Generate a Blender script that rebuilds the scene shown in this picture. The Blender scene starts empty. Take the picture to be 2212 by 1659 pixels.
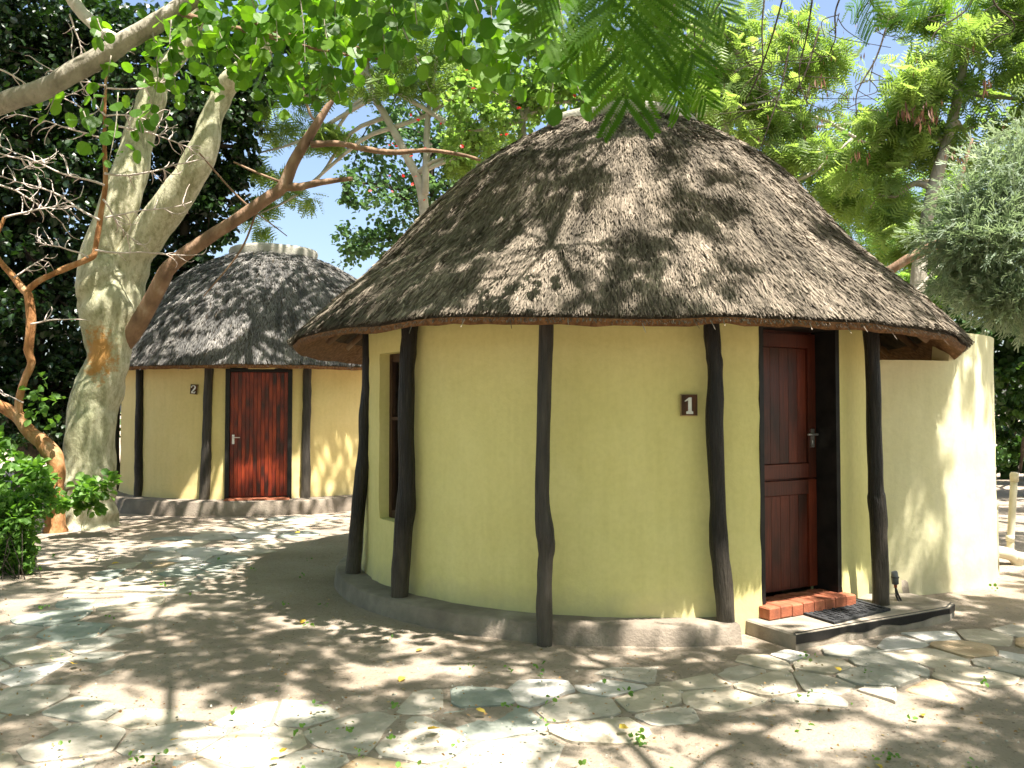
import bpy, math, random
import numpy as np
from mathutils import Vector, Matrix

# ------------------------------------------------------------------ camera, sky, sun, exposure
scene = bpy.context.scene
COL = scene.collection
FPX, U0, V0, VH, EYE = 1790.0, 1106.0, 829.5, 884.0, 1.6
PITCH = math.atan((VH - V0) / FPX)
cam_d = bpy.data.cameras.new('camera')
cam = bpy.data.objects.new('camera', cam_d)
COL.objects.link(cam)
cam.location = (0, 0, EYE)
cam.rotation_euler = (math.pi / 2 + PITCH, 0, 0)
cam_d.sensor_width = 36.0
cam_d.lens = FPX / 2212.0 * 36.0
cam_d.clip_start, cam_d.clip_end = 0.05, 1500
cam_d.dof.use_dof = True
cam_d.dof.focus_distance = 8.0
cam_d.dof.aperture_fstop = 7.0
scene.camera = cam

SUN_AZ, SUN_EL = math.radians(42), math.radians(68)
SUNV = Vector((math.sin(SUN_AZ) * math.cos(SUN_EL), -math.cos(SUN_AZ) * math.cos(SUN_EL), math.sin(SUN_EL)))
SHX, SHY = SUNV.x / SUNV.z, SUNV.y / SUNV.z
world = bpy.data.worlds.new('World')
scene.world = world
world.use_nodes = True
wn = world.node_tree.nodes
sky = wn.new('ShaderNodeTexSky')
sky.sky_type = 'NISHITA'
sky.sun_disc = False
sky.sun_elevation = SUN_EL
sky.sun_rotation = math.atan2(SUNV.x, SUNV.y)
sky.air_density, sky.dust_density, sky.ozone_density = 1.0, 3.0, 1.0
world.node_tree.links.new(sky.outputs[0], wn['Background'].inputs[0])
wn['Background'].inputs[1].default_value = 0.085
sun_d = bpy.data.lights.new('sun', 'SUN')
sun_d.energy = 5.0
sun_d.angle = math.radians(0.53)
sun_d.color = (1.0, 0.95, 0.87)
sun = bpy.data.objects.new('sun', sun_d)
COL.objects.link(sun)
sun.rotation_euler = SUNV.to_track_quat('Z', 'Y').to_euler()
sun.location = (5, -6, 20)
scene.view_settings.view_transform = 'Standard'
scene.view_settings.look = 'None'
scene.view_settings.gamma = 1.0
scene.view_settings.exposure = 1.8
scene.view_settings.use_curve_mapping = False
scene.render.engine = 'CYCLES'
cy = scene.cycles
cy.max_bounces, cy.diffuse_bounces, cy.glossy_bounces, cy.transmission_bounces, cy.transparent_max_bounces = 8, 5, 3, 5, 8
cy.use_denoising = True

RNG = np.random.default_rng(7)
random.seed(7)

# ------------------------------------------------------------------ helpers
CP, SP = math.cos(PITCH), math.sin(PITCH)
def W(u, v, d):
    """point at ground depth d (metres along +Y) seen at photo position u, v"""
    a, b = (u - U0) / FPX, (V0 - v) / FPX
    y, z = CP - b * SP, SP + b * CP
    return Vector((a / y * d, d, EYE + z / y * d))
def G(u, v, z=0.0):
    a, b = (u - U0) / FPX, (V0 - v) / FPX
    y, zz = CP - b * SP, SP + b * CP
    t = (z - EYE) / zz
    return Vector((a * t, y * t, z))
def ray_circle(u, c, R):
    """angle round centre c where the sight line through u first meets the circle"""
    k = (u - U0) / FPX
    A = k * k + 1; B = -2 * (k * c[0] + c[1]); Cc = c[0]**2 + c[1]**2 - R * R
    D = max(B * B - 4 * A * Cc, 0.0)
    y = (-B - math.sqrt(D)) / (2 * A)
    return math.atan2(y - c[1], k * y - c[0])

def tag(o, label=None, cat=None, group=None, kind=None):
    if label: o['label'] = label
    if cat: o['category'] = cat
    if group: o['group'] = group
    if kind: o['kind'] = kind
    return o
def empty(name, loc=(0, 0, 0)):
    o = bpy.data.objects.new(name, None)
    o.location = loc
    o.empty_display_size = 0.1
    COL.objects.link(o)
    return o
def mesh_np(name, V, F, mat=None, parent=None, smooth=False, rnd=None, link=True, world=True):
    """one mesh object from arrays; F is one (n,k) array or a list of them"""
    V = np.asarray(V, np.float32).reshape(-1, 3)
    Fs = F if isinstance(F, (list, tuple)) and len(F) and isinstance(F[0], np.ndarray) and F[0].ndim == 2 else [np.asarray(F)]
    Fs = [np.asarray(f, np.int32) for f in Fs if len(f)]
    me = bpy.data.meshes.new(name)
    if parent is not None and world:
        p = parent; off = Vector((0, 0, 0))
        while p is not None: off += p.location; p = p.parent
        V = V - np.array(off, np.float32)
    me.vertices.add(len(V)); me.vertices.foreach_set('co', V.ravel())
    idx = np.concatenate([f.ravel() for f in Fs])
    tot = np.concatenate([np.full(len(f), f.shape[1], np.int32) for f in Fs])
    start = np.concatenate([[0], np.cumsum(tot)[:-1]]).astype(np.int32)
    me.loops.add(len(idx)); me.loops.foreach_set('vertex_index', idx)
    me.polygons.add(len(tot)); me.polygons.foreach_set('loop_start', start); me.polygons.foreach_set('loop_total', tot)
    me.polygons.foreach_set('use_smooth', np.full(len(tot), bool(smooth)))
    me.update(calc_edges=True)
    if rnd is not None:
        at = me.attributes.new('rnd', 'FLOAT', 'POINT')
        at.data.foreach_set('value', np.asarray(rnd, np.float32))
    if mat: me.materials.append(mat)
    if not link: return me
    o = bpy.data.objects.new(name, me)
    COL.objects.link(o)
    if parent is not None: o.parent = parent
    return o
class MB:
    """collects boxes, prisms and tubes for one mesh"""
    def __init__(s): s.v, s.f = [], []
    def add(s, V, F):
        n = len(s.v); s.v += [tuple(p) for p in V]; s.f += [tuple(i + n for i in f) for f in F]; return s
    def box(s, c, sz, M=None, bev=0.0):
        x, y, z = sz[0] / 2, sz[1] / 2, sz[2] / 2
        if bev <= 0:
            P = [(i * x, j * y, k * z) for k in (-1, 1) for j in (-1, 1) for i in (-1, 1)]
            F = [(0, 2, 3, 1), (4, 5, 7, 6), (0, 1, 5, 4), (2, 6, 7, 3), (0, 4, 6, 2), (1, 3, 7, 5)]
        else:
            b = min(bev, x * .9, y * .9, z * .9); P = []; F = []
            for k, zz, ins in ((0, -z, b), (1, -z + b, 0), (2, z - b, 0), (3, z, b)):
                for (i, j) in ((-1, -1), (1, -1), (1, 1), (-1, 1)):
                    P.append((i * (x - ins), j * (y - ins), zz))
            for k in range(3):
                for q in range(4):
                    F.append((k * 4 + q, k * 4 + (q + 1) % 4, k * 4 + 4 + (q + 1) % 4, k * 4 + 4 + q))
            F += [(3, 2, 1, 0), (12, 13, 14, 15)]
        c = Vector(c)
        P = [(M @ Vector(p) if M else Vector(p)) + c for p in P]
        return s.add(P, F)
    def prism(s, poly, depth, M, c):
        n = len(poly)
        P = [Vector((x, 0, z)) for x, z in poly] + [Vector((x, -depth, z)) for x, z in poly]
        F = [tuple(range(n)), tuple(range(2 * n - 1, n - 1, -1))] + [(i, i + n, (i + 1) % n + n, (i + 1) % n) for i in range(n)]
        return s.add([M @ p + Vector(c) for p in P], F)
    def build(s, name, mat, parent=None, smooth=False):
        me = bpy.data.meshes.new(name)
        off = Vector((0, 0, 0)); p = parent
        while p is not None: off += p.location; p = p.parent
        me.from_pydata([tuple(Vector(v) - off) for v in s.v], [], s.f)
        if mat: me.materials.append(mat)
        for q in me.polygons: q.use_smooth = smooth
        o = bpy.data.objects.new(name, me); COL.objects.link(o)
        if parent is not None: o.parent = parent
        return o

_tabs = {}
def vnoise(x, y, seed=0):
    """smooth value noise, arrays in, 0..1 out"""
    if seed not in _tabs: _tabs[seed] = np.random.default_rng(1000 + seed).random((256, 256))
    T = _tabs[seed]
    x = np.asarray(x, float); y = np.asarray(y, float)
    xi, yi = np.floor(x).astype(int), np.floor(y).astype(int)
    fx, fy = x - xi, y - yi
    fx, fy = fx * fx * (3 - 2 * fx), fy * fy * (3 - 2 * fy)
    a, b = T[xi % 256, yi % 256], T[(xi + 1) % 256, yi % 256]
    c, d = T[xi % 256, (yi + 1) % 256], T[(xi + 1) % 256, (yi + 1) % 256]
    return (a * (1 - fx) + b * fx) * (1 - fy) + (c * (1 - fx) + d * fx) * fy
def fbm(x, y, seed=0, oct=3):
    r, a, s = 0, 1.0, 0
    for i in range(oct):
        r = r + a * vnoise(np.asarray(x) * 2**i, np.asarray(y) * 2**i, seed + i); s += a; a *= .5
    return r / s

def spline(P, n):
    """Catmull-Rom through rows of P"""
    P = np.asarray(P, float)
    Q = np.vstack([2 * P[0] - P[1], P, 2 * P[-1] - P[-2]])
    out = []
    t = np.linspace(0, len(P) - 1, n)
    for q in t:
        i = min(int(q), len(P) - 2); f = q - i
        p0, p1, p2, p3 = Q[i], Q[i + 1], Q[i + 2], Q[i + 3]
        out.append(.5 * (2 * p1 + (p2 - p0) * f + (2 * p0 - 5 * p1 + 4 * p2 - p3) * f * f + (3 * p1 - p0 - 3 * p2 + p3) * f**3))
    return np.array(out)
def tube(P, R, sides=8, n=None, bump=0.0, seed=0, cap=True):
    """tapered tube along a path; returns verts, quads"""
    D = np.column_stack([np.asarray([tuple(p) for p in P], float), np.asarray(R, float)])
    if n: D = spline(D, n)
    C, r = D[:, :3], np.maximum(D[:, 3], 1e-4)
    T = np.gradient(C, axis=0); T /= np.linalg.norm(T, axis=1)[:, None] + 1e-9
    up = np.array([0, 0, 1.]) if abs(T[0][2]) < .9 else np.array([1., 0, 0])
    a = np.cross(T[0], up); a /= np.linalg.norm(a)
    V = []
    ph = np.arange(sides) / sides * 2 * np.pi
    for i in range(len(C)):
        a = a - T[i] * a.dot(T[i]); a /= np.linalg.norm(a) + 1e-9
        b = np.cross(T[i], a)
        rr = r[i]
        if bump:
            rr = r[i] * (1 + bump * (2 * vnoise(3 + np.cos(ph) * 1.3 + seed * 3.1, np.full(sides, i * .45) + np.sin(ph) * 1.3, 40 + seed % 9) - 1))
        V.append(C[i] + np.outer(np.cos(ph) * rr, a) + np.outer(np.sin(ph) * rr, b))
    V = np.concatenate(V)
    m = len(C)
    i, j = np.meshgrid(np.arange(m - 1), np.arange(sides), indexing='ij')
    i, j = i.ravel(), j.ravel(); k = (j + 1) % sides
    F = np.column_stack([i * sides + j, i * sides + k, (i + 1) * sides + k, (i + 1) * sides + j])
    if cap:
        V = np.vstack([V, C[:1], C[-1:]]); b0, b1 = len(V) - 2, len(V) - 1
        j = np.arange(sides); k = (j + 1) % sides
        F = np.vstack([F, np.column_stack([j, np.full(sides, b0), np.full(sides, b0), k])[:, [0, 1, 2, 3]] * 0 + np.column_stack([k, j, np.full(sides, b0), np.full(sides, b0)]),
                       np.column_stack([(m - 1) * sides + j, (m - 1) * sides + k, np.full(sides, b1), np.full(sides, b1)])])
    return V, F
def fixtri(F):
    """split quads whose last two corners coincide into triangles"""
    t = F[:, 2] == F[:, 3]
    return [x for x in (F[~t], F[t][:, :3]) if len(x)]
def join(parts):
    Vs, Fs, n = [], [], 0
    for V, F in parts:
        Vs.append(V); Fs.append(F + n); n += len(V)
    return np.vstack(Vs), np.vstack(Fs)
def tubes_obj(name, parts, mat, parent, smooth=True):
    V, F = join(parts)
    return mesh_np(name, V, fixtri(F), mat, parent, smooth)

# leaf templates: x along, y across, z up; quads
def t_oval(w=.42, fold=.12):
    V = np.array([[0, 0, 0], [.3, w, fold], [.75, w * .8, fold], [1, 0, -.06], [.75, -w * .8, fold], [.3, -w, fold], [.5, 0, .02]], float)
    return V, np.array([[0, 6, 2, 1], [6, 3, 2, 2], [0, 5, 4, 6], [6, 4, 3, 3]])
def t_round():
    a = np.linspace(0, 2 * np.pi, 11)[:-1] + np.pi
    V = [[.5 + .5 * math.cos(t), .46 * math.sin(t) * (1.08 - .12 * math.cos(t)), .07 * abs(math.sin(t)) - .04 * (math.cos(t) > .3)] for t in a]
    V.append([.5, 0, -.01]); c = 10
    return np.array(V), np.array([[c, i, (i + 1) % 10, (i + 1) % 10] for i in range(10)])
def t_diamond(w=.34):
    return np.array([[0, 0, 0], [.5, w, .05], [1, 0, 0], [.5, -w, .05]], float), np.array([[0, 1, 2, 3]])
def t_frond(n=7, w=.16, lean=.35, droop=.35):
    V, F = [], []
    for i in range(n):
        x = .12 + .8 * i / (n - 1); L = .42 * math.sin(math.pi * (.25 + .65 * i / (n - 1)))
        for s in (-1, 1):
            b = len(V); z0 = -droop * x * x
            e = (x + L * lean, s * L, z0 - .10 * L)
            V += [[x - w * .25, 0, z0], [x + w * .25, s * .02, z0], [e[0] + w * .18, e[1] * .93, e[2]], [e[0], e[1], e[2] - .02], ]
            F.append([b, b + 1, b + 2, b + 3])
    b = len(V); V += [[0, -.012, 0], [0, .012, 0], [1, .008, -droop], [1, -.008, -droop]]; F.append([b, b + 1, b + 2, b + 3])
    return np.array(V), np.array(F)
def t_needle(n=9, seed=1):
    r = np.random.default_rng(seed); V, F = [], []
    for i in range(n):
        x = i / n * .75; d = np.array([.5, 0, 0]) + r.normal(0, .16, 3); w = np.array([-d[1], d[0], .3 * d[2]]) ; w = w / np.linalg.norm(w) * .028
        o = np.array([x, 0, 0]) + r.normal(0, .03, 3); b = len(V)
        V += [o - w, o + w, o + d * .5 + w * .6, o + d * .5 - w * .6]; F.append([b, b + 1, b + 2, b + 3])
    return np.array(V), np.array(F)
def scatter(T, pos, xdir, zdir, size, rng, rnd=None, ysc=None):
    """copies of a template at many places as arrays"""
    TV, TF = T
    N = len(pos)
    X = xdir / (np.linalg.norm(xdir, axis=1)[:, None] + 1e-9)
    Z = zdir - X * (zdir * X).sum(1)[:, None]; Z /= np.linalg.norm(Z, axis=1)[:, None] + 1e-9
    Y = np.cross(Z, X)
    s = np.asarray(size).reshape(-1, 1, 1) * np.ones((N, 1, 1))
    V = pos[:, None, :] + s * (TV[None, :, 0:1] * X[:, None, :] + TV[None, :, 1:2] * Y[:, None, :] + TV[None, :, 2:3] * Z[:, None, :])
    F = (TF[None] + (np.arange(N) * len(TV))[:, None, None]).reshape(-1, 4)
    r = rng.random(N) if rnd is None else rnd
    return V.reshape(-1, 3), F, np.repeat(r, len(TV))
def leaf_obj(name, packs, mat, parent):
    Vs, Fs, Rs, n = [], [], [], 0
    for V, F, R in packs:
        Vs.append(V); Fs.append(F + n); Rs.append(R); n += len(V)
    F = np.vstack(Fs)
    return mesh_np(name, np.vstack(Vs), fixtri(F), mat, parent, False, np.concatenate(Rs))
def blob(center, radius, n, rng, shell=.5):
    """points inside an ellipsoid, denser to its skin"""
    d = rng.normal(size=(n, 3)); d /= np.linalg.norm(d, axis=1)[:, None]
    r = rng.random(n)**shell
    return np.asarray(center) + d * r[:, None] * np.asarray(radius), d
def leaf_dirs(d, rng, droop=.3, out=.6):
    N = len(d)
    x = d * out + rng.normal(0, .6, (N, 3)); x[:, 2] -= droop
    z = rng.normal(0, .55, (N, 3)); z[:, 2] += 1.0
    return x, z

# ------------------------------------------------------------------ materials
def new_mat(name):
    m = bpy.data.materials.new(name); m.use_nodes = True
    nt = m.node_tree; nt.nodes.clear()
    out = nt.nodes.new('ShaderNodeOutputMaterial')
    return m, nt, out
def ramp(nt, fac, stops):
    r = nt.nodes.new('ShaderNodeValToRGB')
    while len(r.color_ramp.elements) < len(stops): r.color_ramp.elements.new(.5)
    for e, (p, c) in zip(r.color_ramp.elements, stops):
        e.position = p; e.color = (*c, 1)
    nt.links.new(fac, r.inputs[0])
    return r.outputs[0]
def noise(nt, scale, detail=4, rough=.55, stretch=None, coord='Object', dist=0):
    tc = nt.nodes.new('ShaderNodeTexCoord'); n = nt.nodes.new('ShaderNodeTexNoise')
    n.inputs['Scale'].default_value = scale; n.inputs['Detail'].default_value = detail
    n.inputs['Roughness'].default_value = rough; n.inputs['Distortion'].default_value = dist
    src = tc.outputs[coord]
    if stretch:
        mp = nt.nodes.new('ShaderNodeMapping'); mp.inputs['Scale'].default_value = stretch
        nt.links.new(src, mp.inputs[0]); src = mp.outputs[0]
    nt.links.new(src, n.inputs['Vector'])
    return n.outputs['Fac']
def mixc(nt, fac, a, b, mode='MIX'):
    m = nt.nodes.new('ShaderNodeMix'); m.data_type = 'RGBA'; m.blend_type = mode
    for s, val in ((m.inputs[0], fac), (m.inputs[6], a), (m.inputs[7], b)):
        if hasattr(val, 'node'): nt.links.new(val, s)
        elif isinstance(val, (int, float)): s.default_value = val
        else: s.default_value = (*val, 1)
    return m.outputs[2]
def bump(nt, h, strength, dist=.02, prev=None):
    b = nt.nodes.new('ShaderNodeBump'); b.inputs['Strength'].default_value = strength; b.inputs['Distance'].default_value = dist
    nt.links.new(h, b.inputs['Height'])
    if prev: nt.links.new(prev, b.inputs['Normal'])
    return b.outputs[0]
def principled(nt, out, col, rough=.7, normal=None, spec=.3, metal=0):
    p = nt.nodes.new('ShaderNodeBsdfPrincipled')
    if hasattr(col, 'node'): nt.links.new(col, p.inputs['Base Color'])
    else: p.inputs['Base Color'].default_value = (*col, 1)
    if hasattr(rough, 'node'): nt.links.new(rough, p.inputs['Roughness'])
    else: p.inputs['Roughness'].default_value = rough
    p.inputs['Specular IOR Level'].default_value = spec; p.inputs['Metallic'].default_value = metal
    if normal: nt.links.new(normal, p.inputs['Normal'])
    if out: nt.links.new(p.outputs[0], out.inputs[0])
    return p
def m_noise(name, stops, scale=6, rough=.75, bstr=.3, bscale=40, bdist=.01, stretch=None, spec=.25, detail=5, dist=0):
    m, nt, out = new_mat(name)
    c = ramp(nt, noise(nt, scale, detail, stretch=stretch, dist=dist), stops)
    nb = bump(nt, noise(nt, bscale, 4, stretch=stretch), bstr, bdist)
    principled(nt, out, c, rough, nb, spec)
    return m
def m_leaf(name, stops, trans=.4, tint=(1.7, 1.9, .6), rough=.45, spec=.35):
    m, nt, out = new_mat(name)
    a = nt.nodes.new('ShaderNodeAttribute'); a.attribute_name = 'rnd'
    c = ramp(nt, a.outputs['Fac'], stops)
    p = principled(nt, None, c, rough, None, spec)
    t = nt.nodes.new('ShaderNodeBsdfTranslucent')
    nt.links.new(mixc(nt, 1.0, c, tint, 'MULTIPLY'), t.inputs[0])
    mx = nt.nodes.new('ShaderNodeMixShader'); mx.inputs[0].default_value = trans
    nt.links.new(p.outputs[0], mx.inputs[1]); nt.links.new(t.outputs[0], mx.inputs[2]); nt.links.new(mx.outputs[0], out.inputs[0])
    return m
def m_straw(name, stops):
    m, nt, out = new_mat(name)
    a = nt.nodes.new('ShaderNodeAttribute'); a.attribute_name = 'rnd'
    c = ramp(nt, a.outputs['Fac'], stops)
    big = ramp(nt, noise(nt, 1.1, 4), [(.3, (.72, .72, .7)), (.7, (1.1, 1.08, 1.05))])
    principled(nt, out, mixc(nt, 1.0, c, big, 'MULTIPLY'), .85, None, .15)
    return m

M = {}
def make_sand():
    m, nt, out = new_mat('sand')
    c = ramp(nt, noise(nt, .9, 6, .6), [(.3, (.27, .215, .16)), (.55, (.36, .295, .23)), (.75, (.45, .375, .30))])
    fl = ramp(nt, noise(nt, 38, 3, .7), [(.30, (.42, .38, .33)), (.42, (1, 1, 1))])
    c = mixc(nt, .8, c, fl, 'MULTIPLY')
    nb = bump(nt, noise(nt, 14, 7, .7), .8, .05)
    nb = bump(nt, noise(nt, 120, 3, .6), .35, .01, nb)
    principled(nt, out, c, .95, nb, .1)
    return m
M['sand'] = make_sand()
def make_plaster(name, a, b):
    m, nt, out = new_mat(name)
    c = ramp(nt, noise(nt, 1.6, 6, .6), [(.3, a), (.7, b)])
    fine = ramp(nt, noise(nt, 26, 4, .6), [(.35, (.93, .93, .92)), (.6, (1, 1, 1))])
    c = mixc(nt, .7, c, fine, 'MULTIPLY')
    st = ramp(nt, noise(nt, 2.2, 6, .65, (5, 5, .5)), [(.3, (.80, .79, .74)), (.55, (1, 1, 1))])
    c = mixc(nt, .28, c, st, 'MULTIPLY')
    # splash dirt at the foot
    tc = nt.nodes.new('ShaderNodeTexCoord'); sx = nt.nodes.new('ShaderNodeSeparateXYZ'); nt.links.new(tc.outputs['Object'], sx.inputs[0])
    ad = nt.nodes.new('ShaderNodeMath'); ad.operation = 'MULTIPLY_ADD'; nt.links.new(noise(nt, 9, 5, .6), ad.inputs[0]); ad.inputs[1].default_value = -.22; nt.links.new(sx.outputs[2], ad.inputs[2])
    f = nt.nodes.new('ShaderNodeMapRange'); f.inputs[1].default_value = -.02; f.inputs[2].default_value = .22; f.inputs[3].default_value = .55; f.inputs[4].default_value = 0
    nt.links.new(ad.outputs[0], f.inputs[0])
    c = mixc(nt, f.outputs[0], c, (.42, .36, .24))
    nb = bump(nt, noise(nt, 3.2, 5, .5), .25, .06)
    nb = bump(nt, noise(nt, 70, 4, .6), .16, .008, nb)
    principled(nt, out, c, .8, nb, .2)
    return m
M['plaster'] = make_plaster('plaster', (.69, .61, .245), (.76, .68, .30))
M['plaster_warm'] = make_plaster('plaster_warm', (.74, .58, .25), (.80, .64, .30))
M['plaster_pale'] = make_plaster('plaster_pale', (.70, .64, .39), (.77, .71, .46))
M['pole'] = m_noise('pole_wood', [(.3, (.006, .0055, .005)), (.6, (.018, .015, .012)), (.8, (.045, .036, .028))], 5, .42, .6, 14, .03, (6, 6, .7), .25)
M['pole_worn'] = m_noise('pole_wood_worn', [(.3, (.02, .017, .014)), (.6, (.05, .042, .034)), (.8, (.09, .075, .06))], 5, .55, .6, 14, .03, (6, 6, .7), .35)
def dusty(m):
    nt = m.node_tree; p = nt.nodes['Principled BSDF']; src = p.inputs['Base Color'].links[0].from_socket
    tc = nt.nodes.new('ShaderNodeTexCoord'); sx = nt.nodes.new('ShaderNodeSeparateXYZ'); nt.links.new(tc.outputs['Object'], sx.inputs[0])
    ad = nt.nodes.new('ShaderNodeMath'); ad.operation = 'MULTIPLY_ADD'; nt.links.new(noise(nt, 7, 5, .65, (3, 3, .8)), ad.inputs[0]); ad.inputs[1].default_value = -.9; nt.links.new(sx.outputs[2], ad.inputs[2])
    f = nt.nodes.new('ShaderNodeMapRange'); f.inputs[1].default_value = -.45; f.inputs[2].default_value = .25; f.inputs[3].default_value = .5; f.inputs[4].default_value = 0
    nt.links.new(ad.outputs[0], f.inputs[0]); nt.links.new(mixc(nt, f.outputs[0], src, (.15, .125, .095)), p.inputs['Base Color'])
dusty(M['pole']); dusty(M['pole_worn'])
M['concrete'] = m_noise('concrete', [(.25, (.17, .14, .105)), (.5, (.28, .235, .185)), (.75, (.38, .33, .265))], 5, .9, .5, 60, .01)
M['plinth'] = m_noise('plinth_cement', [(.25, (.14, .115, .09)), (.5, (.22, .18, .14)), (.75, (.33, .28, .22))], 3.5, .9, .6, 45, .015)
M['cement_cap'] = m_noise('cement_cap', [(.3, (.30, .28, .23)), (.7, (.42, .40, .34))], 4, .9, .5, 40, .02)
M['black_paint'] = m_noise('black_paint', [(.3, (.006, .006, .006)), (.7, (.02, .018, .016))], 8, .45, .3, 40, .005)
M['reed'] = m_noise('cut_reed', [(.3, (.09, .045, .02)), (.55, (.21, .105, .045)), (.8, (.34, .2, .10))], 30, .9, .8, 90, .02)
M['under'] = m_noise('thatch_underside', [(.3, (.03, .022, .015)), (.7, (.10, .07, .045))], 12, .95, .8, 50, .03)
M['thatch_base'] = m_noise('thatch_base', [(.3, (.05, .04, .03)), (.7, (.14, .11, .075))], 30, .95, .8, 80, .03)
M['straw1'] = m_straw('straw', [(0, (.05, .042, .033)), (.35, (.15, .125, .098)), (.7, (.29, .24, .19)), (1, (.50, .42, .34))])
M['straw2'] = m_straw('straw_weathered_skyshade', [(0, (.05, .05, .05)), (.35, (.13, .125, .12)), (.7, (.25, .235, .22)), (1, (.42, .39, .35))])  # weathered straw, its ramp greyed further for bluish skylit shade
def make_redwood(name, stops):
    m, nt, out = new_mat(name)
    oi = nt.nodes.new('ShaderNodeObjectInfo')
    tc = nt.nodes.new('ShaderNodeTexCoord'); ad = nt.nodes.new('ShaderNodeVectorMath'); ad.operation = 'ADD'
    sc = nt.nodes.new('ShaderNodeVectorMath'); sc.operation = 'SCALE'; sc.inputs[0].default_value = (13, 7, 31); nt.links.new(oi.outputs['Random'], sc.inputs['Scale'])
    nt.links.new(tc.outputs['Object'], ad.inputs[0]); nt.links.new(sc.outputs[0], ad.inputs[1])
    def nz(scale, st, det=5):
        mp = nt.nodes.new('ShaderNodeMapping'); mp.inputs['Scale'].default_value = st; nt.links.new(ad.outputs[0], mp.inputs[0])
        n = nt.nodes.new('ShaderNodeTexNoise'); n.inputs['Scale'].default_value = scale; n.inputs['Detail'].default_value = det; nt.links.new(mp.outputs[0], n.inputs['Vector']); return n.outputs['Fac']
    c = ramp(nt, nz(2.2, (1, 1, .9)), stops)
    g = ramp(nt, nz(9, (9, 9, .5)), [(.35, (.62, .6, .6)), (.6, (1, 1, 1))])
    c = mixc(nt, .9, c, g, 'MULTIPLY')
    principled(nt, out, c, .38, bump(nt, nz(9, (9, 9, .5)), .2, .01), .4)
    return m
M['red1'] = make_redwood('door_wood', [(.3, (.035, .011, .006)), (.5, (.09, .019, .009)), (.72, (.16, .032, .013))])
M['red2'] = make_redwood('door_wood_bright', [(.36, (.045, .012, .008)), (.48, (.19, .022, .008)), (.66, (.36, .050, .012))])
M['brown_frame'] = m_noise('window_frame_wood', [(.3, (.03, .014, .008)), (.7, (.075, .035, .018))], 6, .5, .4, 30, .01, (5, 5, .7))
M['steel'] = m_noise('steel', [(.3, (.5, .49, .47)), (.7, (.66, .65, .62))], 20, .3, .1, 60, .002)
M['steel'].node_tree.nodes['Principled BSDF'].inputs['Metallic'].default_value = .9
M['brick'] = m_noise('brick_clay', [(.25, (.20, .07, .04)), (.5, (.32, .10, .05)), (.75, (.42, .17, .09))], 9, .75, .5, 70, .008)
M['sign_wood'] = m_noise('sign_wood', [(.3, (.03, .018, .012)), (.5, (.07, .035, .02)), (.72, (.16, .06, .025))], 9, .7, .5, 40, .01, (2, 2, .4))
M['sign_edge'] = m_noise('sign_edge', [(.3, (.34, .25, .12)), (.7, (.45, .34, .17))], 20, .8, .3, 50, .005)
M['white_paint'] = m_noise('white_paint', [(.3, (.66, .66, .62)), (.7, (.8, .8, .76))], 20, .6, .2, 50, .003)
M['rubber'] = m_noise('rubber_mat', [(.3, (.015, .015, .016)), (.7, (.06, .06, .062))], 60, .8, .8, 120, .01)
M['pvc'] = m_noise('pipe_plastic', [(.3, (.55, .48, .33)), (.7, (.66, .6, .46))], 8, .5, .1, 30, .004)
M['grey_plastic'] = m_noise('grey_plastic', [(.3, (.07, .075, .08)), (.7, (.14, .145, .15))], 12, .5, .1, 40, .003)
M['cable'] = m_noise('cable_rubber', [(.3, (.02, .018, .018)), (.7, (.06, .05, .05))], 12, .5, .1, 40, .003)
def make_glass():
    m, nt, out = new_mat('window_glass')
    g = nt.nodes.new('ShaderNodeBsdfGlossy'); g.inputs['Roughness'].default_value = .01; g.inputs[0].default_value = (.95, .97, .95, 1)
    t = nt.nodes.new('ShaderNodeBsdfTransparent'); t.inputs[0].default_value = (.8, .85, .8, 1)
    fr = nt.nodes.new('ShaderNodeFresnel'); fr.inputs[0].default_value = 2.2
    mx = nt.nodes.new('ShaderNodeMixShader'); nt.links.new(fr.outputs[0], mx.inputs[0]); nt.links.new(t.outputs[0], mx.inputs[1]); nt.links.new(g.outputs[0], mx.inputs[2]); nt.links.new(mx.outputs[0], out.inputs[0])
    return m
M['glass'] = make_glass()
STONE = [m_noise('stone_%d' % i, [(.3, a), (.7, b)], 5, .85, .6, 28, .02) for i, (a, b) in enumerate([
    ((.32, .28, .22), (.48, .43, .36)), ((.28, .26, .21), (.42, .39, .33)), ((.36, .30, .22), (.52, .45, .35)),
    ((.38, .26, .15), (.50, .38, .25)), ((.20, .22, .19), (.33, .34, .29)), ((.40, .37, .33), (.58, .54, .49))])]
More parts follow.
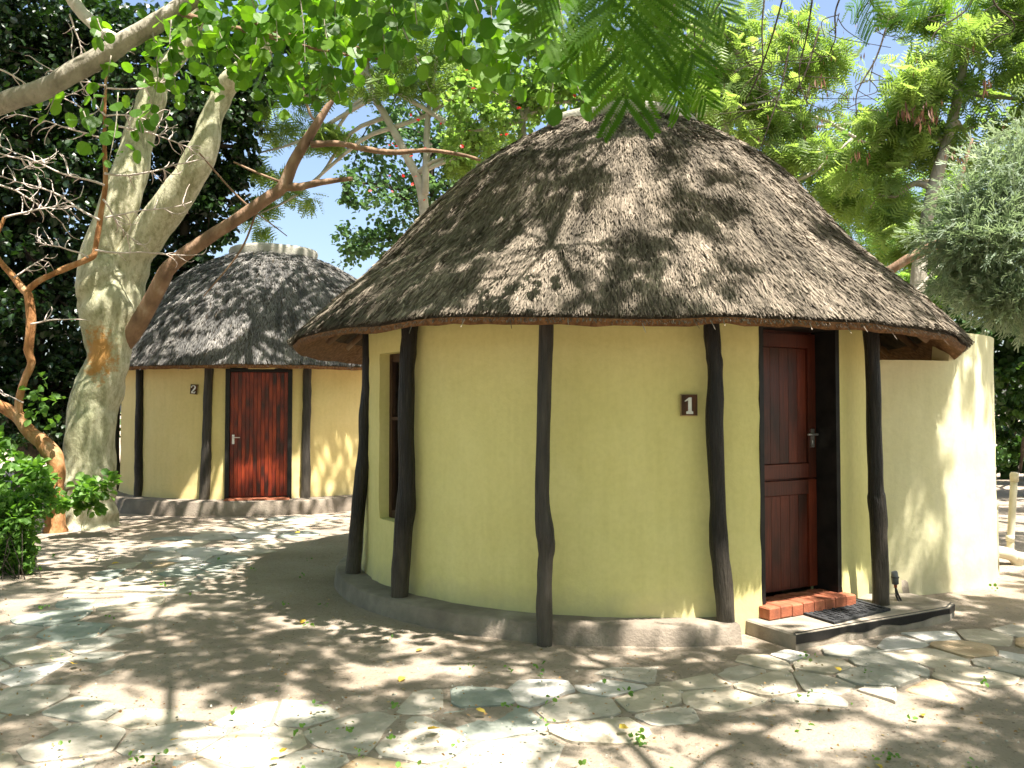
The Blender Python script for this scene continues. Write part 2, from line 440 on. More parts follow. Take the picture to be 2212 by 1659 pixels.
def make_bigbark():
    m, nt, out = new_mat('pale_green_bark')
    c = ramp(nt, noise(nt, 1.3, 6, .6, (1, 1, .45)), [(.3, (.28, .29, .17)), (.48, (.46, .44, .29)), (.7, (.64, .59, .44))])
    g = ramp(nt, noise(nt, 11, 7, .75, (1, 1, .5)), [(.38, (.45, .46, .36)), (.56, (1, 1, 1))])
    c = mixc(nt, .8, c, g, 'MULTIPLY')
    # peeling orange bark about 3 m up, on the near side
    tc = nt.nodes.new('ShaderNodeTexCoord'); vm = nt.nodes.new('ShaderNodeVectorMath'); vm.operation = 'SUBTRACT'
    nt.links.new(tc.outputs['Object'], vm.inputs[0]); vm.inputs[1].default_value = (.25, -.28, 2.36)
    mp = nt.nodes.new('ShaderNodeMapping'); mp.inputs['Scale'].default_value = (2.6, 1.4, 1.5); nt.links.new(vm.outputs[0], mp.inputs[0])
    ln = nt.nodes.new('ShaderNodeVectorMath'); ln.operation = 'LENGTH'; nt.links.new(mp.outputs[0], ln.inputs[0])
    ad = nt.nodes.new('ShaderNodeMath'); ad.operation = 'MULTIPLY_ADD'; nt.links.new(noise(nt, 9, 8, .8), ad.inputs[0]); ad.inputs[1].default_value = 1.7; nt.links.new(ln.outputs['Value'], ad.inputs[2])
    f = nt.nodes.new('ShaderNodeMapRange'); f.inputs[1].default_value = 1.2; f.inputs[2].default_value = 1.45; f.inputs[3].default_value = .9; f.inputs[4].default_value = 0
    nt.links.new(ad.outputs[0], f.inputs[0])
    c = mixc(nt, f.outputs[0], c, (.40, .19, .045))
    nb = bump(nt, noise(nt, 6, 8, .7, (1, 1, .5)), .8, .06)
    principled(nt, out, c, .75, nb, .2)
    return m
M['bigbark'] = make_bigbark()
M['brownbark'] = m_noise('brown_bark', [(.3, (.14, .085, .055)), (.55, (.26, .16, .10)), (.75, (.38, .28, .20))], 4, .85, .7, 18, .03, (1.5, 1.5, .6))
M['orangebark'] = m_noise('orange_bark', [(.3, (.20, .085, .03)), (.5, (.36, .17, .065)), (.75, (.50, .32, .18))], 5, .85, .8, 22, .03, (1.5, 1.5, .6))
M['greybark'] = m_noise('grey_bark', [(.3, (.17, .15, .11)), (.5, (.30, .27, .21)), (.75, (.44, .40, .33))], 4, .85, .7, 18, .03, (1.5, 1.5, .7))
M['darkbark'] = m_noise('dark_bark', [(.3, (.035, .027, .02)), (.7, (.10, .08, .06))], 5, .9, .7, 20, .03)
M['palebark'] = m_noise('pale_bark', [(.3, (.36, .32, .25)), (.7, (.56, .52, .44))], 4, .85, .5, 18, .03)
M['twig'] = m_noise('bare_twig', [(.3, (.42, .33, .28)), (.7, (.62, .53, .48))], 6, .8, .3, 30, .01)
M['leaf_feather'] = m_leaf('leaf_feathery', [(0, (.13, .20, .055)), (.5, (.20, .28, .085)), (1, (.29, .37, .14))], .58, (1.4, 1.5, .7))
M['leaf_far'] = m_leaf('leaf_far', [(0, (.11, .19, .055)), (.5, (.17, .27, .075)), (1, (.23, .34, .10))], .55, (1.4, 1.5, .7))
M['leaf_round'] = m_leaf('leaf_round', [(0, (.05, .12, .014)), (.5, (.085, .19, .020)), (1, (.14, .26, .03))], .52, (1.9, 2.0, .5))
M['leaf_shade_dark'] = m_leaf('leaf_shade_dark', [(0, (.010, .024, .008)), (.6, (.018, .042, .012)), (1, (.035, .075, .018))], .22, rough=.35, spec=.5)  # shade from the crowns above is put into these dark leaf colours
M['leaf_blue'] = m_leaf('leaf_small_dark', [(0, (.02, .05, .015)), (.6, (.04, .085, .022)), (1, (.07, .13, .03))], .3, rough=.4)
M['leaf_mid'] = m_leaf('leaf_blue_green', [(0, (.04, .09, .04)), (.5, (.075, .145, .055)), (1, (.12, .21, .08))], .42, (1.4, 1.5, .8))
M['leaf_grey'] = m_leaf('leaf_grey_green', [(0, (.16, .21, .14)), (.5, (.26, .32, .23)), (1, (.38, .43, .35))], .4, (1.2, 1.3, .8), .7, .15)
M['leaf_shrub'] = m_leaf('leaf_shrub', [(0, (.07, .15, .03)), (.5, (.11, .22, .045)), (1, (.17, .29, .07))], .45)
M['leaf_frond'] = m_leaf('leaf_frond', [(0, (.04, .10, .010)), (.5, (.06, .14, .014)), (1, (.09, .18, .02))], .5, (1.9, 2.0, .5), .6, .12)
M['flower'] = m_leaf('red_flower', [(0, (.5, .02, .02)), (1, (.65, .06, .05))], .3, (1, .4, .4))
M['pod'] = m_leaf('brown_pod', [(0, (.10, .04, .02)), (1, (.26, .13, .07))], .15, (1, .7, .5))
M['dry_leaf'] = m_leaf('dry_leaf', [(0, (.20, .10, .04)), (.5, (.36, .22, .09)), (1, (.45, .34, .18))], .2, (1, .9, .5), .7)
M['yellow_leaf'] = m_leaf('yellow_leaf', [(0, (.55, .36, .04)), (1, (.62, .46, .08))], .3, (1, .9, .4), .6)

# ------------------------------------------------------------------ ground
def axis(lo, hi, step, far):
    a = list(np.arange(lo, hi + 1e-6, step)); d = step; x = a[-1]
    while x < far: d *= 1.35; x += d; a.append(x)
    d = step; x = a[0]
    while x > -far: d *= 1.35; x -= d; a.insert(0, x)
    return np.array(a)
gx, gy = axis(-8.5, 7.5, .075, 400), axis(1.5, 14.5, .075, 400)
XX, YY = np.meshgrid(gx, gy)
near = np.exp(-(((XX) / 14)**4 + ((YY - 7) / 14)**4))
ZZ = near * (-.045 + .034 * fbm(XX * 1.1, YY * 1.1, 1, 3) + .016 * fbm(XX * 5, YY * 5, 5, 2)) + (1 - near) * (-.03)
n0, n1 = len(gx), len(gy)
ii, jj = np.meshgrid(np.arange(n1 - 1), np.arange(n0 - 1), indexing='ij')
ii, jj = ii.ravel(), jj.ravel()
GF = np.column_stack([ii * n0 + jj, ii * n0 + jj + 1, (ii + 1) * n0 + jj + 1, (ii + 1) * n0 + jj])
ground = mesh_np('ground', np.column_stack([XX.ravel(), YY.ravel(), ZZ.ravel()]), GF, M['sand'], None, True)
tag(ground, 'pale sandy ground dappled with leaf shade around the huts', kind='structure')

# stone paths: irregular flags set in sand
def inpoly(x, y, P):
    c = False; n = len(P); j = n - 1
    for i in range(n):
        if (P[i][1] > y) != (P[j][1] > y) and x < (P[j][0] - P[i][0]) * (y - P[i][1]) / (P[j][1] - P[i][1]) + P[i][0]: c = not c
        j = i
    return c
path_px = [[(-700, 1505), (180, 1500), (420, 1532), (700, 1518), (900, 1492), (1150, 1458), (1330, 1446), (1480, 1430), (1620, 1408), (1725, 1404), (2062, 1345), (2150, 1335), (2330, 1385),
            (2400, 1470), (2212, 1492), (1900, 1508), (1650, 1528), (1400, 1562), (1200, 1650), (1100, 1720), (500, 1790), (-700, 1790)],
           [(-400, 1400), (0, 1345), (290, 1195), (420, 1140), (560, 1114), (740, 1114), (700, 1135), (600, 1180), (470, 1260), (330, 1330), (260, 1400), (232, 1500), (-500, 1500)]]
paths = [[(G(u, v).x, G(u, v).y) for u, v in P] for P in path_px]
def tri_fan_poly(P):
    from mathutils.geometry import tessellate_polygon
    return tessellate_polygon([[Vector((x, y, 0)) for x, y in P]])
def make_path():
    base = empty('stone_path', (0, 5, 0))
    tag(base, 'crazy paved path of pale flat stones leading to both doors', kind='structure')
    rng = np.random.default_rng(21)
    pts = []
    tries = 0
    while tries < 9000:
        tries += 1
        x, y = rng.uniform(-5.5, 4.6), rng.uniform(2.9, 12.6)
        if not any(inpoly(x, y, P) for P in paths): continue
        r = .22 + .18 * vnoise(x * 1.2, y * 1.2, 8) + .02 * max(0, y - 6)
        if all((x - a)**2 + (y - b)**2 > r * r for a, b in pts): pts.append((x, y))
    A = np.array(pts)
    # guard points round the edge so that outer stones stay compact
    ring = []
    for x, y in pts:
        for q in range(10):
            a = q / 10 * 2 * math.pi; px, py = x + .46 * math.cos(a), y + .46 * math.sin(a)
            if not any(inpoly(px, py, P) for P in paths): ring.append((px, py))
    B = np.vstack([A, np.array(ring)])
    cells = []
    for i, (x, y) in enumerate(pts):
        poly = [(x + .5 * math.cos(a), y + .5 * math.sin(a)) for a in np.linspace(0, 2 * math.pi, 13)[:-1]]
        d = np.hypot(B[:, 0] - x, B[:, 1] - y)
        for j in np.argsort(d)[1:26]:
            if d[j] < 1e-6: continue
            mx, my = (x + B[j, 0]) / 2, (y + B[j, 1]) / 2; nx, ny = (B[j, 0] - x) / d[j], (B[j, 1] - y) / d[j]
            mx -= nx * .009; my -= ny * .009
            out = []
            for k in range(len(poly)):
                p, q = poly[k], poly[(k + 1) % len(poly)]
                dp, dq = (p[0] - mx) * nx + (p[1] - my) * ny, (q[0] - mx) * nx + (q[1] - my) * ny
                if dp <= 0: out.append(p)
                if (dp < 0) != (dq < 0):
                    t = dp / (dp - dq); out.append((p[0] + (q[0] - p[0]) * t, p[1] + (q[1] - p[1]) * t))
            poly = out
            if len(poly) < 3: break
        if len(poly) < 3: continue
        ch = []
        for k in range(len(poly)):
            p, q = poly[k], poly[(k + 1) % len(poly)]
            if math.hypot(q[0] - p[0], q[1] - p[1]) < .03: ch.append(((p[0] + q[0]) / 2, (p[1] + q[1]) / 2)); continue
            ch += [(p[0] * .86 + q[0] * .14, p[1] * .86 + q[1] * .14), (p[0] * .14 + q[0] * .86, p[1] * .14 + q[1] * .86)]
        poly = [(px + rng.normal(0, .008), py + rng.normal(0, .008)) for px, py in ch]
        cells.append((x, y, poly))
    cells.sort(key=lambda c: c[1])
    late = []
    for k, (x, y, poly) in enumerate(cells):
        n = len(poly); tx, ty = rng.normal(0, .012, 2); h = -.020 + .018 * rng.random()
        V = []
        for ring_i, (ins, dz) in enumerate(((1.0, -.04), (1.0, -.004), (.94, 0.0))):
            for px, py in poly:
                qx, qy = (px - x) * ins, (py - y) * ins
                V.append((x + qx, y + qy, h + dz + (qx * tx + qy * ty if dz > -.03 else 0)))
        F = [tuple(range(2 * n, 3 * n))] + [(r * n + i, r * n + (i + 1) % n, (r + 1) * n + (i + 1) % n, (r + 1) * n + i) for r in (0, 1) for i in range(n)]
        w = rng.random(); mi = 0 if w < .3 else 1 if w < .5 else 2 if w < .72 else 3 if w < .79 else 4 if w < .9 else 5
        if k < 300:
            MB().add(V, F).build('paving_stone', STONE[mi], base)
        else:
            late.append((V, F))
    if late:
        mb = MB()
        for V, F in late: mb.add(V, F)
        tag(mb.build('far_paving_stones', STONE[0], base), kind='stuff')
make_path()

# ------------------------------------------------------------------ huts
def wall_cyl(name, c, R, thick, z0, z1, openings, mat, parent, arc=None, topf=None, seed=3):
    """round plastered wall with openings cut through it; openings = (a0, a1, zb, zt)"""
    full = arc is None
    a_lo, a_hi = (-math.pi, math.pi) if full else arc
    ang = set(np.round(np.linspace(a_lo, a_hi, 161), 5)); zs = set(np.round(np.linspace(z0, z1, 23), 4))
    for a0, a1, zb, zt in openings:
        ang |= {round(a0, 5), round(a1, 5)}; zs |= {round(zb, 4), round(zt, 4)}
        ang = {a for a in ang if min(abs(a - a0), abs(a - a1)) < 1e-5 or min(abs(a - a0), abs(a - a1)) > .008}
        zs = {z for z in zs if min(abs(z - zb), abs(z - zt)) < 1e-4 or min(abs(z - zb), abs(z - zt)) > .02}
    ang, zs = np.array(sorted(ang)), np.array(sorted(zs))
    A, Z = np.meshgrid(ang, zs)
    aw = np.where(A >= math.pi - 1e-4, -math.pi, A)
    k = .02 * (fbm(aw * 4 + 20, Z * 2 + seed * 5, 11, 3) - .5) + .012 * (vnoise(aw * 22 + 90, Z * 9, 12) - .5)
    flare = .025 * np.exp(-np.maximum(Z - z0, 0) / .05) * vnoise(aw * 30 + 70, Z * 0, 14)
    Zt = Z.copy()
    if topf is not None:
        tops = np.array([topf(c[0] + R * math.cos(a), c[1] + R * math.sin(a)) for a in ang])
        Zt = z0 + (Z - z0) / (z1 - z0) * (tops[None, :] - z0)
    layers = []
    for rad, nz in ((R, k + flare), (R - thick, 0 * k)):
        r = rad + nz
        layers.append(np.column_stack([(c[0] + r * np.cos(A)).ravel(), (c[1] + r * np.sin(A)).ravel(), Zt.ravel()]))
    V = np.vstack(layers); n = len(ang); L = len(layers[0]); F = []
    def solid(i, j):
        if i < 0 or i >= len(zs) - 1: return False
        if j < 0 or j >= n - 1:
            return full
        am, zm = (ang[j] + ang[j + 1]) / 2, (zs[i] + zs[i + 1]) / 2
        return not any(a0 < am < a1 and zb < zm < zt for a0, a1, zb, zt in openings)
    for i in range(len(zs) - 1):
        for j in range(n - 1):
            if not solid(i, j): continue
            a, b, d, e = i * n + j, i * n + j + 1, (i + 1) * n + j + 1, (i + 1) * n + j
            F.append((a, b, d, e)); F.append((L + b, L + a, L + e, L + d))
            if not solid(i + 1, j): F.append((e, d, L + d, L + e))
            if not solid(i - 1, j): F.append((b, a, L + a, L + b))
            if not solid(i, j - 1): F.append((a, e, L + e, L + a))
            if not solid(i, j + 1): F.append((d, b, L + b, L + d))
    o = mesh_np(name, V, np.array(F), mat, parent, True)
    md = o.modifiers.new('edge', 'EDGE_SPLIT'); md.split_angle = math.radians(50)
    return o

def make_roof(parent, c, prof, straw, nst, seed, capmat, eave, drop=0.0):
    rng = np.random.default_rng(seed)
    P = spline(np.array(prof), 60)
    seg = np.hypot(*np.diff(P, axis=0).T); S = np.concatenate([[0], np.cumsum(seg)]); SL = S[-1]
    def surf(th, s, off=0.0):
        r = np.interp(s, S, P[:, 0]); z = np.interp(s, S, P[:, 1])
        dr = np.interp(s + .02, S, P[:, 0]) - np.interp(s - .02, S, P[:, 0]); dz = np.interp(s + .02, S, P[:, 1]) - np.interp(s - .02, S, P[:, 1])
        ln = np.hypot(dr, dz) + 1e-9; nr, nz = dz / ln, -dr / ln
        cx, sy = np.cos(th), np.sin(th)
        w = .09 * (fbm(cx * 1.6 + 7 + seed, sy * 1.6 + s * .9 + 9, 21, 3) - .5) + .035 * (vnoise(cx * 9 + 30, sy * 9 + s * 4 + 30, 24) - .5) + off
        wob = .05 * (vnoise(cx * 1.5 + 40 + seed, sy * 1.5 + 40, 25) - .5)
        rr = r + nr * w; zz = z + nz * w + wob * (1 - s / SL) - drop * (.14 * np.maximum(cx, 0)**2 + .05 * np.maximum(-cx, 0)**2) * np.maximum(1 - s / SL, 0)**2
        return np.column_stack([c[0] + rr * cx + .09 * drop * s / SL, c[1] + rr * sy, zz]), np.column_stack([nr * cx, nr * sy, nz]), np.column_stack([dr / ln * cx, dr / ln * sy, dz / ln])
    nth, ns = 160, 46
    TH, SS = np.meshgrid(np.arange(nth) / nth * 2 * np.pi, np.linspace(0, SL, ns))
    V, _, _ = surf(TH.ravel(), SS.ravel(), -.02)
    i, j = np.meshgrid(np.arange(ns - 1), np.arange(nth), indexing='ij'); i, j = i.ravel(), j.ravel(); k = (j + 1) % nth
    F = np.column_stack([i * nth + j, i * nth + k, (i + 1) * nth + k, (i + 1) * nth + j])
    roof = mesh_np('roof', V, F, M['thatch_base'], parent, True)
    # cut reed ends under the eave and the darker underside
    rim, _, _ = surf(np.arange(nth) / nth * 2 * np.pi, np.zeros(nth), -.02)
    thv = np.arange(nth) / nth * 2 * np.pi
    def ring(dr, dz, jit):
        q = rim.copy(); jr = jit * (vnoise(thv * 40, thv * 0 + dr * 9, 31) - .5)
        q[:, 0] += (dr + jr) * np.cos(thv); q[:, 1] += (dr + jr) * np.sin(thv); q[:, 2] += dz + jr
        return q
    R1_ = np.vstack([rim, ring(-.03, -eave, .02), ring(-.26, .14, .03)])
    i, j = np.meshgrid(np.arange(2), np.arange(nth), indexing='ij'); i, j = i.ravel(), j.ravel(); k = (j + 1) % nth
    F = np.column_stack([i * nth + k, i * nth + j, (i + 1) * nth + j, (i + 1) * nth + k])
    mesh_np('cut_reed_edge', R1_, F, M['reed'], roof, True)
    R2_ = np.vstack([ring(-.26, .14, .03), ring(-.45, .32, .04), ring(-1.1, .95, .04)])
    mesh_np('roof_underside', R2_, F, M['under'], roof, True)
    # straws
    s = SL * (1 - np.sqrt(rng.random(nst * 2) * .985 + .0)) if False else rng.random(nst * 2) * SL
    keep = (rng.random(nst * 2) < (np.interp(s, S, P[:, 0]) / P[0, 0])) & (np.interp(s, S, P[:, 0]) > .74)
    s = s[keep]; th = rng.random(len(s)) * 2 * np.pi; s = np.maximum(s, .10 * rng.random(len(s)) + .02)
    clump = vnoise(np.cos(th) * 26 + 60, np.sin(th) * 26 + s * 3.0 + 60, 26)
    pos, nrm, up = surf(th, s, 0)
    pos = pos + nrm * (rng.random(len(s))**1.5 * .025 + .02 * clump)[:, None]
    side = np.column_stack([-np.sin(th), np.cos(th), np.zeros(len(s))])
    d = -up + side * rng.normal(0, .17, len(s))[:, None] + nrm * (rng.normal(.02, .08, len(s)))[:, None]
    wv = side + nrm * rng.normal(0, .5, len(s))[:, None]
    L = rng.uniform(.04, .11, len(s)) * np.clip(.45 + .55 * (SL - s) / 1.2, .45, 1); L = np.minimum(L, s + .02); wd = rng.uniform(.0024, .0052, len(s)) * (1.4 if nst < 110000 else 1)
    a = pos - wv * wd[:, None]; b = pos + wv * wd[:, None]
    e = pos + d * L[:, None]; q1 = e + wv * (wd * .6)[:, None]; q2 = e - wv * (wd * .6)[:, None]
    V = np.stack([a, b, q1, q2], 1).reshape(-1, 3); F = np.arange(len(V)).reshape(-1, 4)
    rv = np.clip(.38 * rng.random(len(s)) + .62 * np.clip(clump * 1.25 - .1, 0, 1) * rng.random(len(s))**.4, 0, 1)
    tag(mesh_np('thatch_straw', V, F, straw, roof, False, np.repeat(rv, 4)), kind='stuff')
    # ragged fringe along the eave
    m = nst // 22; th = rng.random(m) * 2 * np.pi
    pos, nrm, up = surf(th, np.full(m, .02), -.02 - rng.random(m) * eave * .6)
    side = np.column_stack([-np.sin(th), np.cos(th), np.zeros(m)])
    d = -up + side * rng.normal(0, .22, m)[:, None] + np.array([0, 0, -.2])
    L = .01 + .03 * rng.random(m)**2 + .06 * (rng.random(m) > .996); wd = rng.uniform(.003, .006, m)
    a = pos - side * wd[:, None]; b = pos + side * wd[:, None]; e = pos + d * L[:, None]
    V = np.stack([a, b, e + side * (wd * .5)[:, None], e - side * (wd * .5)[:, None]], 1).reshape(-1, 3)
    tag(mesh_np('eave_fringe', V, np.arange(len(V)).reshape(-1, 4), straw, roof, False, np.repeat(.3 + .6 * rng.random(m), 4)), kind='stuff')
    # cement cap
    ct, _, _ = surf(np.zeros(1), np.array([SL]), 0); zt = P[-1, 1]
    n = 48; rings = []
    for r, z in ((.76, -.15), (.80, .015), (.78, .065), (.50, .115), (.25, .135), (.02, .145)):
        t = np.arange(n) / n * 2 * np.pi; w = 1 + .05 * (vnoise(np.cos(t) * 2 + 5 + seed, np.sin(t) * 2 + 5, 33) - .5)
        rings.append(np.column_stack([c[0] + .09 * drop + r * w * np.cos(t), c[1] + r * w * np.sin(t), zt + z + .03 * (vnoise(np.cos(t) * 2 + 9, np.sin(t) * 2 + seed, 34) - .5)]))
    i, j = np.meshgrid(np.arange(5), np.arange(n), indexing='ij'); i, j = i.ravel(), j.ravel(); k = (j + 1) % n
    mesh_np('roof_cap', np.vstack(rings), np.column_stack([i * n + j, i * n + k, (i + 1) * n + k, (i + 1) * n + j]), capmat, roof, True)
    return roof

def ring_plinth(parent, c, R0, R1, h, a0, a1, mat, seed=0):
    n = 90; t = np.linspace(a0, a1, n)
    w = .02 * (fbm(np.cos(t) * 5 + 9, np.sin(t) * 5 + 9 + seed, 35, 3) - .5)
    def rg(r, z): return np.column_stack([c[0] + r * np.cos(t), c[1] + r * np.sin(t), z])
    o = np.ones(n)
    V = np.vstack([rg(R1 + w + .02, -.06 * o), rg(R1 + w, (h - .02) * o + w * .5), rg(R1 - .02 + w, h * o + w * .5), rg(R0 * o, (h + .004) * o)])
    i, j = np.meshgrid(np.arange(3), np.arange(n - 1), indexing='ij'); i, j = i.ravel(), j.ravel()
    F = np.column_stack([i * n + j, i * n + j + 1, (i + 1) * n + j + 1, (i + 1) * n + j])
    ends = [np.array([[0, n, 2 * n, 3 * n]]), np.array([[4 * n - 1, 3 * n - 1, 2 * n - 1, n - 1]])]
    return mesh_np('plinth', V, np.vstack([F] + ends), mat, parent, True)

def frame_on(c, R, aL, aR):
    """local frame of a flat thing set in a round wall between two angles: origin left edge, x right, y inward, z up"""
    A = Vector((c[0] + R * math.cos(aL), c[1] + R * math.sin(aL), 0)); B = Vector((c[0] + R * math.cos(aR), c[1] + R * math.sin(aR), 0))
    t = (B - A).normalized(); m = Vector((-t.y, t.x, 0))
    Mx = Matrix(((t.x, m.x, 0), (t.y, m.y, 0), (0, 0, 1)))
    return A, Mx, (B - A).length
def post(parent, pts, depth, sides=14, mat=None, seed=0, zbase=-.06):
    """crooked tarred pole; pts = (u, v, width in photo units)"""
    P = [W(u, v, depth) for u, v, w in pts]; R = [w / FPX * depth / 2 for u, v, w in pts]
    P[-1].z = zbase
    P[0].z += .12
    V, F = tube(P, R, sides, 40, .10, seed)
    return mesh_np('pole', V, fixtri(F), mat or M['pole'], parent, True)

C1, R1, H1 = (.99, 8.39), 2.45, .117
RC1 = (1.02, 8.39)
hut1 = empty('thatched_hut', (C1[0], C1[1], 0))
tag(hut1, 'large near round hut, number 1, yellow walls and dappled brown thatch', 'hut', 'round thatched huts')
def a1(u, R=R1): return ray_circle(u, C1, R)
doorA = (a1(1640), a1(1812)); winA = (a1(820), a1(880))
HD = 2.26
wall_cyl('wall', C1, R1, .26, H1, 2.75, [(doorA[0], doorA[1], H1 - 1, HD), (winA[0], winA[1], .66, 2.08)], M['plaster'], hut1)
make_roof(hut1, RC1, [(3.14, 2.23), (2.78, 2.60), (2.32, 3.02), (1.58, 3.81), (.86, 4.29), (.35, 4.40)], M['straw1'], 315000, 3, M['cement_cap'], .045, 1.0)
ring_plinth(hut1, C1, R1 - .1, R1 + .25, H1, a1(1560) - 2 * math.pi + .9, a1(1560), M['plinth'])
for k in range(26):
    th = k / 26 * 2 * math.pi + .05; j = random.uniform(-.02, .02); cs, sn = math.cos(th + j), math.sin(th + j)
    dz = -(.14 * max(cs, 0)**2 + .05 * max(-cs, 0)**2)
    V, F = tube([(RC1[0] + r_ * cs, RC1[1] + r_ * sn, z_ + dz) for r_, z_ in ((2.86, 2.30), (2.45, 2.66), (2.0, 3.05))], [.028, .034, .04], 7, 8, .12, k)
    mesh_np('rafter', V, fixtri(F), M['brownbark'], hut1, True)
P1 = [(795, 720, 24), (796, 790, 26), (795, 850, 29), (789, 893, 27), (787, 958, 26), (782, 1024, 31), (774, 1099, 30), (767, 1180, 31), (760, 1263, 34)]
P2 = [(886, 715, 40), (884, 740, 36), (879, 800, 34), (877, 914, 35), (879, 1025, 36), (877, 1090, 42), (870, 1173, 40), (865, 1248, 39), (861, 1326, 37)]
P3 = [(1182, 685, 32), (1177, 802, 31), (1173, 951, 31), (1171, 1080, 34), (1178, 1150, 41), (1180, 1185, 37), (1178, 1223, 32), (1175, 1297, 35), (1177, 1390, 34)]
P4 = [(1534, 690, 34), (1540, 750, 34), (1545, 802, 33), (1544, 926, 38), (1549, 1050, 34), (1554, 1173, 40), (1563, 1272, 41), (1570, 1372, 37)]
P5 = [(1876, 705, 34), (1887, 813, 31), (1889, 943, 32), (1892, 1050, 33), (1894, 1085, 38), (1900, 1178, 35), (1903, 1290, 37)]
post(hut1, P1, 7.55, seed=1); post(hut1, P2, 6.62, seed=2)
post(hut1, P3, 5.74, seed=3, mat=M['pole_worn']); post(hut1, P4, 5.86, seed=4); post(hut1, P5, 6.50, seed=5, zbase=.05)

# window of the near hut
A, Mx, w = frame_on(C1, R1, *winA)
win = MB()
zc, zh = 1.37, 1.42
for x in (.03, w - .03): win.box(A + Mx @ Vector((x, .12, zc)), (.06, .06, zh), Mx, .006)
for z in (.66 + .035, 2.08 - .035): win.box(A + Mx @ Vector((w / 2, .12, z)), (w - .122, .055, .07), Mx, .006)
winp = win.build('window', M['brown_frame'], hut1)
MB().box(A + Mx @ Vector((w / 2, .125, zc)), (w - .12, .006, zh - .14), Mx).build('pane', M['glass'], winp)
MB().box(A + Mx @ Vector((w / 2, .10, 1.52)), (w - .122, .03, .03), Mx, .004).build('glazing_bar', M['brown_frame'], winp)

# door of the near hut, deep in its black reveal
A, Mx, w = frame_on(C1, R1, *doorA)
rec = .19; zb = .185
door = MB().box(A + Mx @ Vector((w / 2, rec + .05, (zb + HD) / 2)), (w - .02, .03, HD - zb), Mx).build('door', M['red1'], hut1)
def lp(x, y, z): return A + Mx @ Vector((x, y, z))
sx0, sx1 = .045, w - .045
def plankrow(z0, z1, x0, x1, n, y, mat):
    pw = (x1 - x0) / n
    for i in range(n):
        MB().box(lp(x0 + (i + .5) * pw, y, (z0 + z1) / 2), (pw - .003, .02, z1 - z0), Mx, .002).build('plank', mat, door)
for x in (sx0 + .045, sx1 - .045):
    MB().box(lp(x, rec + .015, (1.055 + HD - .06) / 2), (.088, .036, HD - .06 - 1.055), Mx, .004).build('stile', M['red1'], door)
    MB().box(lp(x, rec + .015, (zb + .01 + 1.045) / 2), (.088, .036, 1.045 - zb - .01), Mx, .004).build('stile', M['red1'], door)
for z, h in ((HD - .12, .11), (1.115, .115), (.985, .115)):
    MB().box(lp(w / 2, rec + .014, z), (sx1 - sx0 - .18, .034, h), Mx, .004).build('rail', M['red1'], door)
plankrow(1.175, HD - .18, sx0 + .09, sx1 - .09, 6, rec + .026, M['red1'])
plankrow(zb + .01, .925, sx0 + .09, sx1 - .09, 6, rec + .026, M['red1'])
fr = MB()
fr.box(lp(.02, .13, (H1 + HD) / 2), (.044, .272, HD - H1), Mx); fr.box(lp(w - .02, .13, (H1 + HD) / 2), (.044, .272, HD - H1), Mx)
fr.box(lp(w / 2, .13, HD - .02), (w - .09, .268, .044), Mx)
fr.build('door_frame', M['black_paint'], door)
def lever(lp, Mx, x, z, y, dirx, parent):
    h = MB()
    h.box(lp(x, y - .004, z - .03), (.036, .008, .15), Mx, .003)
    h.box(lp(x, y - .03, z), (.016, .05, .016), Mx, .003)
    h.box(lp(x + dirx * .05, y - .05, z), (.115, .014, .018), Mx, .005)
    h.box(lp(x, y - .009, z - .06), (.012, .006, .022), Mx)
    return h.build('handle', M['steel'], parent)
lever(lp, Mx, sx1 - .045, 1.40, rec - .004, -1, door)
# brick step
step = MB().box(lp(w / 2, .06, .11), (w + .01, .28, .10), Mx).build('doorstep', M['concrete'], hut1)
nb = 8; bw = (w + .07) / nb
for i in range(nb):
    MB().box(lp(-.035 + (i + .5) * bw, .035, .130 + .003 * math.sin(i * 2.3)), (bw - .007, .29, .088), Mx, .009).build('brick', M['brick'], step)
# concrete slab before the door
sl = [G(1588, 1356, 0), G(1719, 1398, 0), G(1880, 1368, 0), G(2051, 1337, 0), G(2062, 1326, 0), G(1965, 1303, 0)]
poly = [(p.x, p.y) for p in sl] + [(C1[0] + 2.3 * math.cos(a1(1850)), C1[1] + 2.3 * math.sin(a1(1850))), (C1[0] + 2.3 * math.cos(a1(1600)), C1[1] + 2.3 * math.sin(a1(1600)))]
def slab(poly, z0, z1, name, mat, parent, bev=.012):
    n = len(poly); cx, cyy = sum(p[0] for p in poly) / n, sum(p[1] for p in poly) / n
    V = [(x, y, z0) for x, y in poly] + [(x, y, z1 - bev) for x, y in poly] + [(x + (cx - x) * .012, y + (cyy - y) * .012, z1) for x, y in poly]
    F = [tuple(range(2 * n, 3 * n))] + [(r * n + i, r * n + (i + 1) % n, (r + 1) * n + (i + 1) % n, (r + 1) * n + i) for r in (0, 1) for i in range(n)]
    return MB().add(V, F).build(name, mat, parent)
sb = slab(poly, -.08, .085, 'entrance_slab', M['concrete'], hut1)
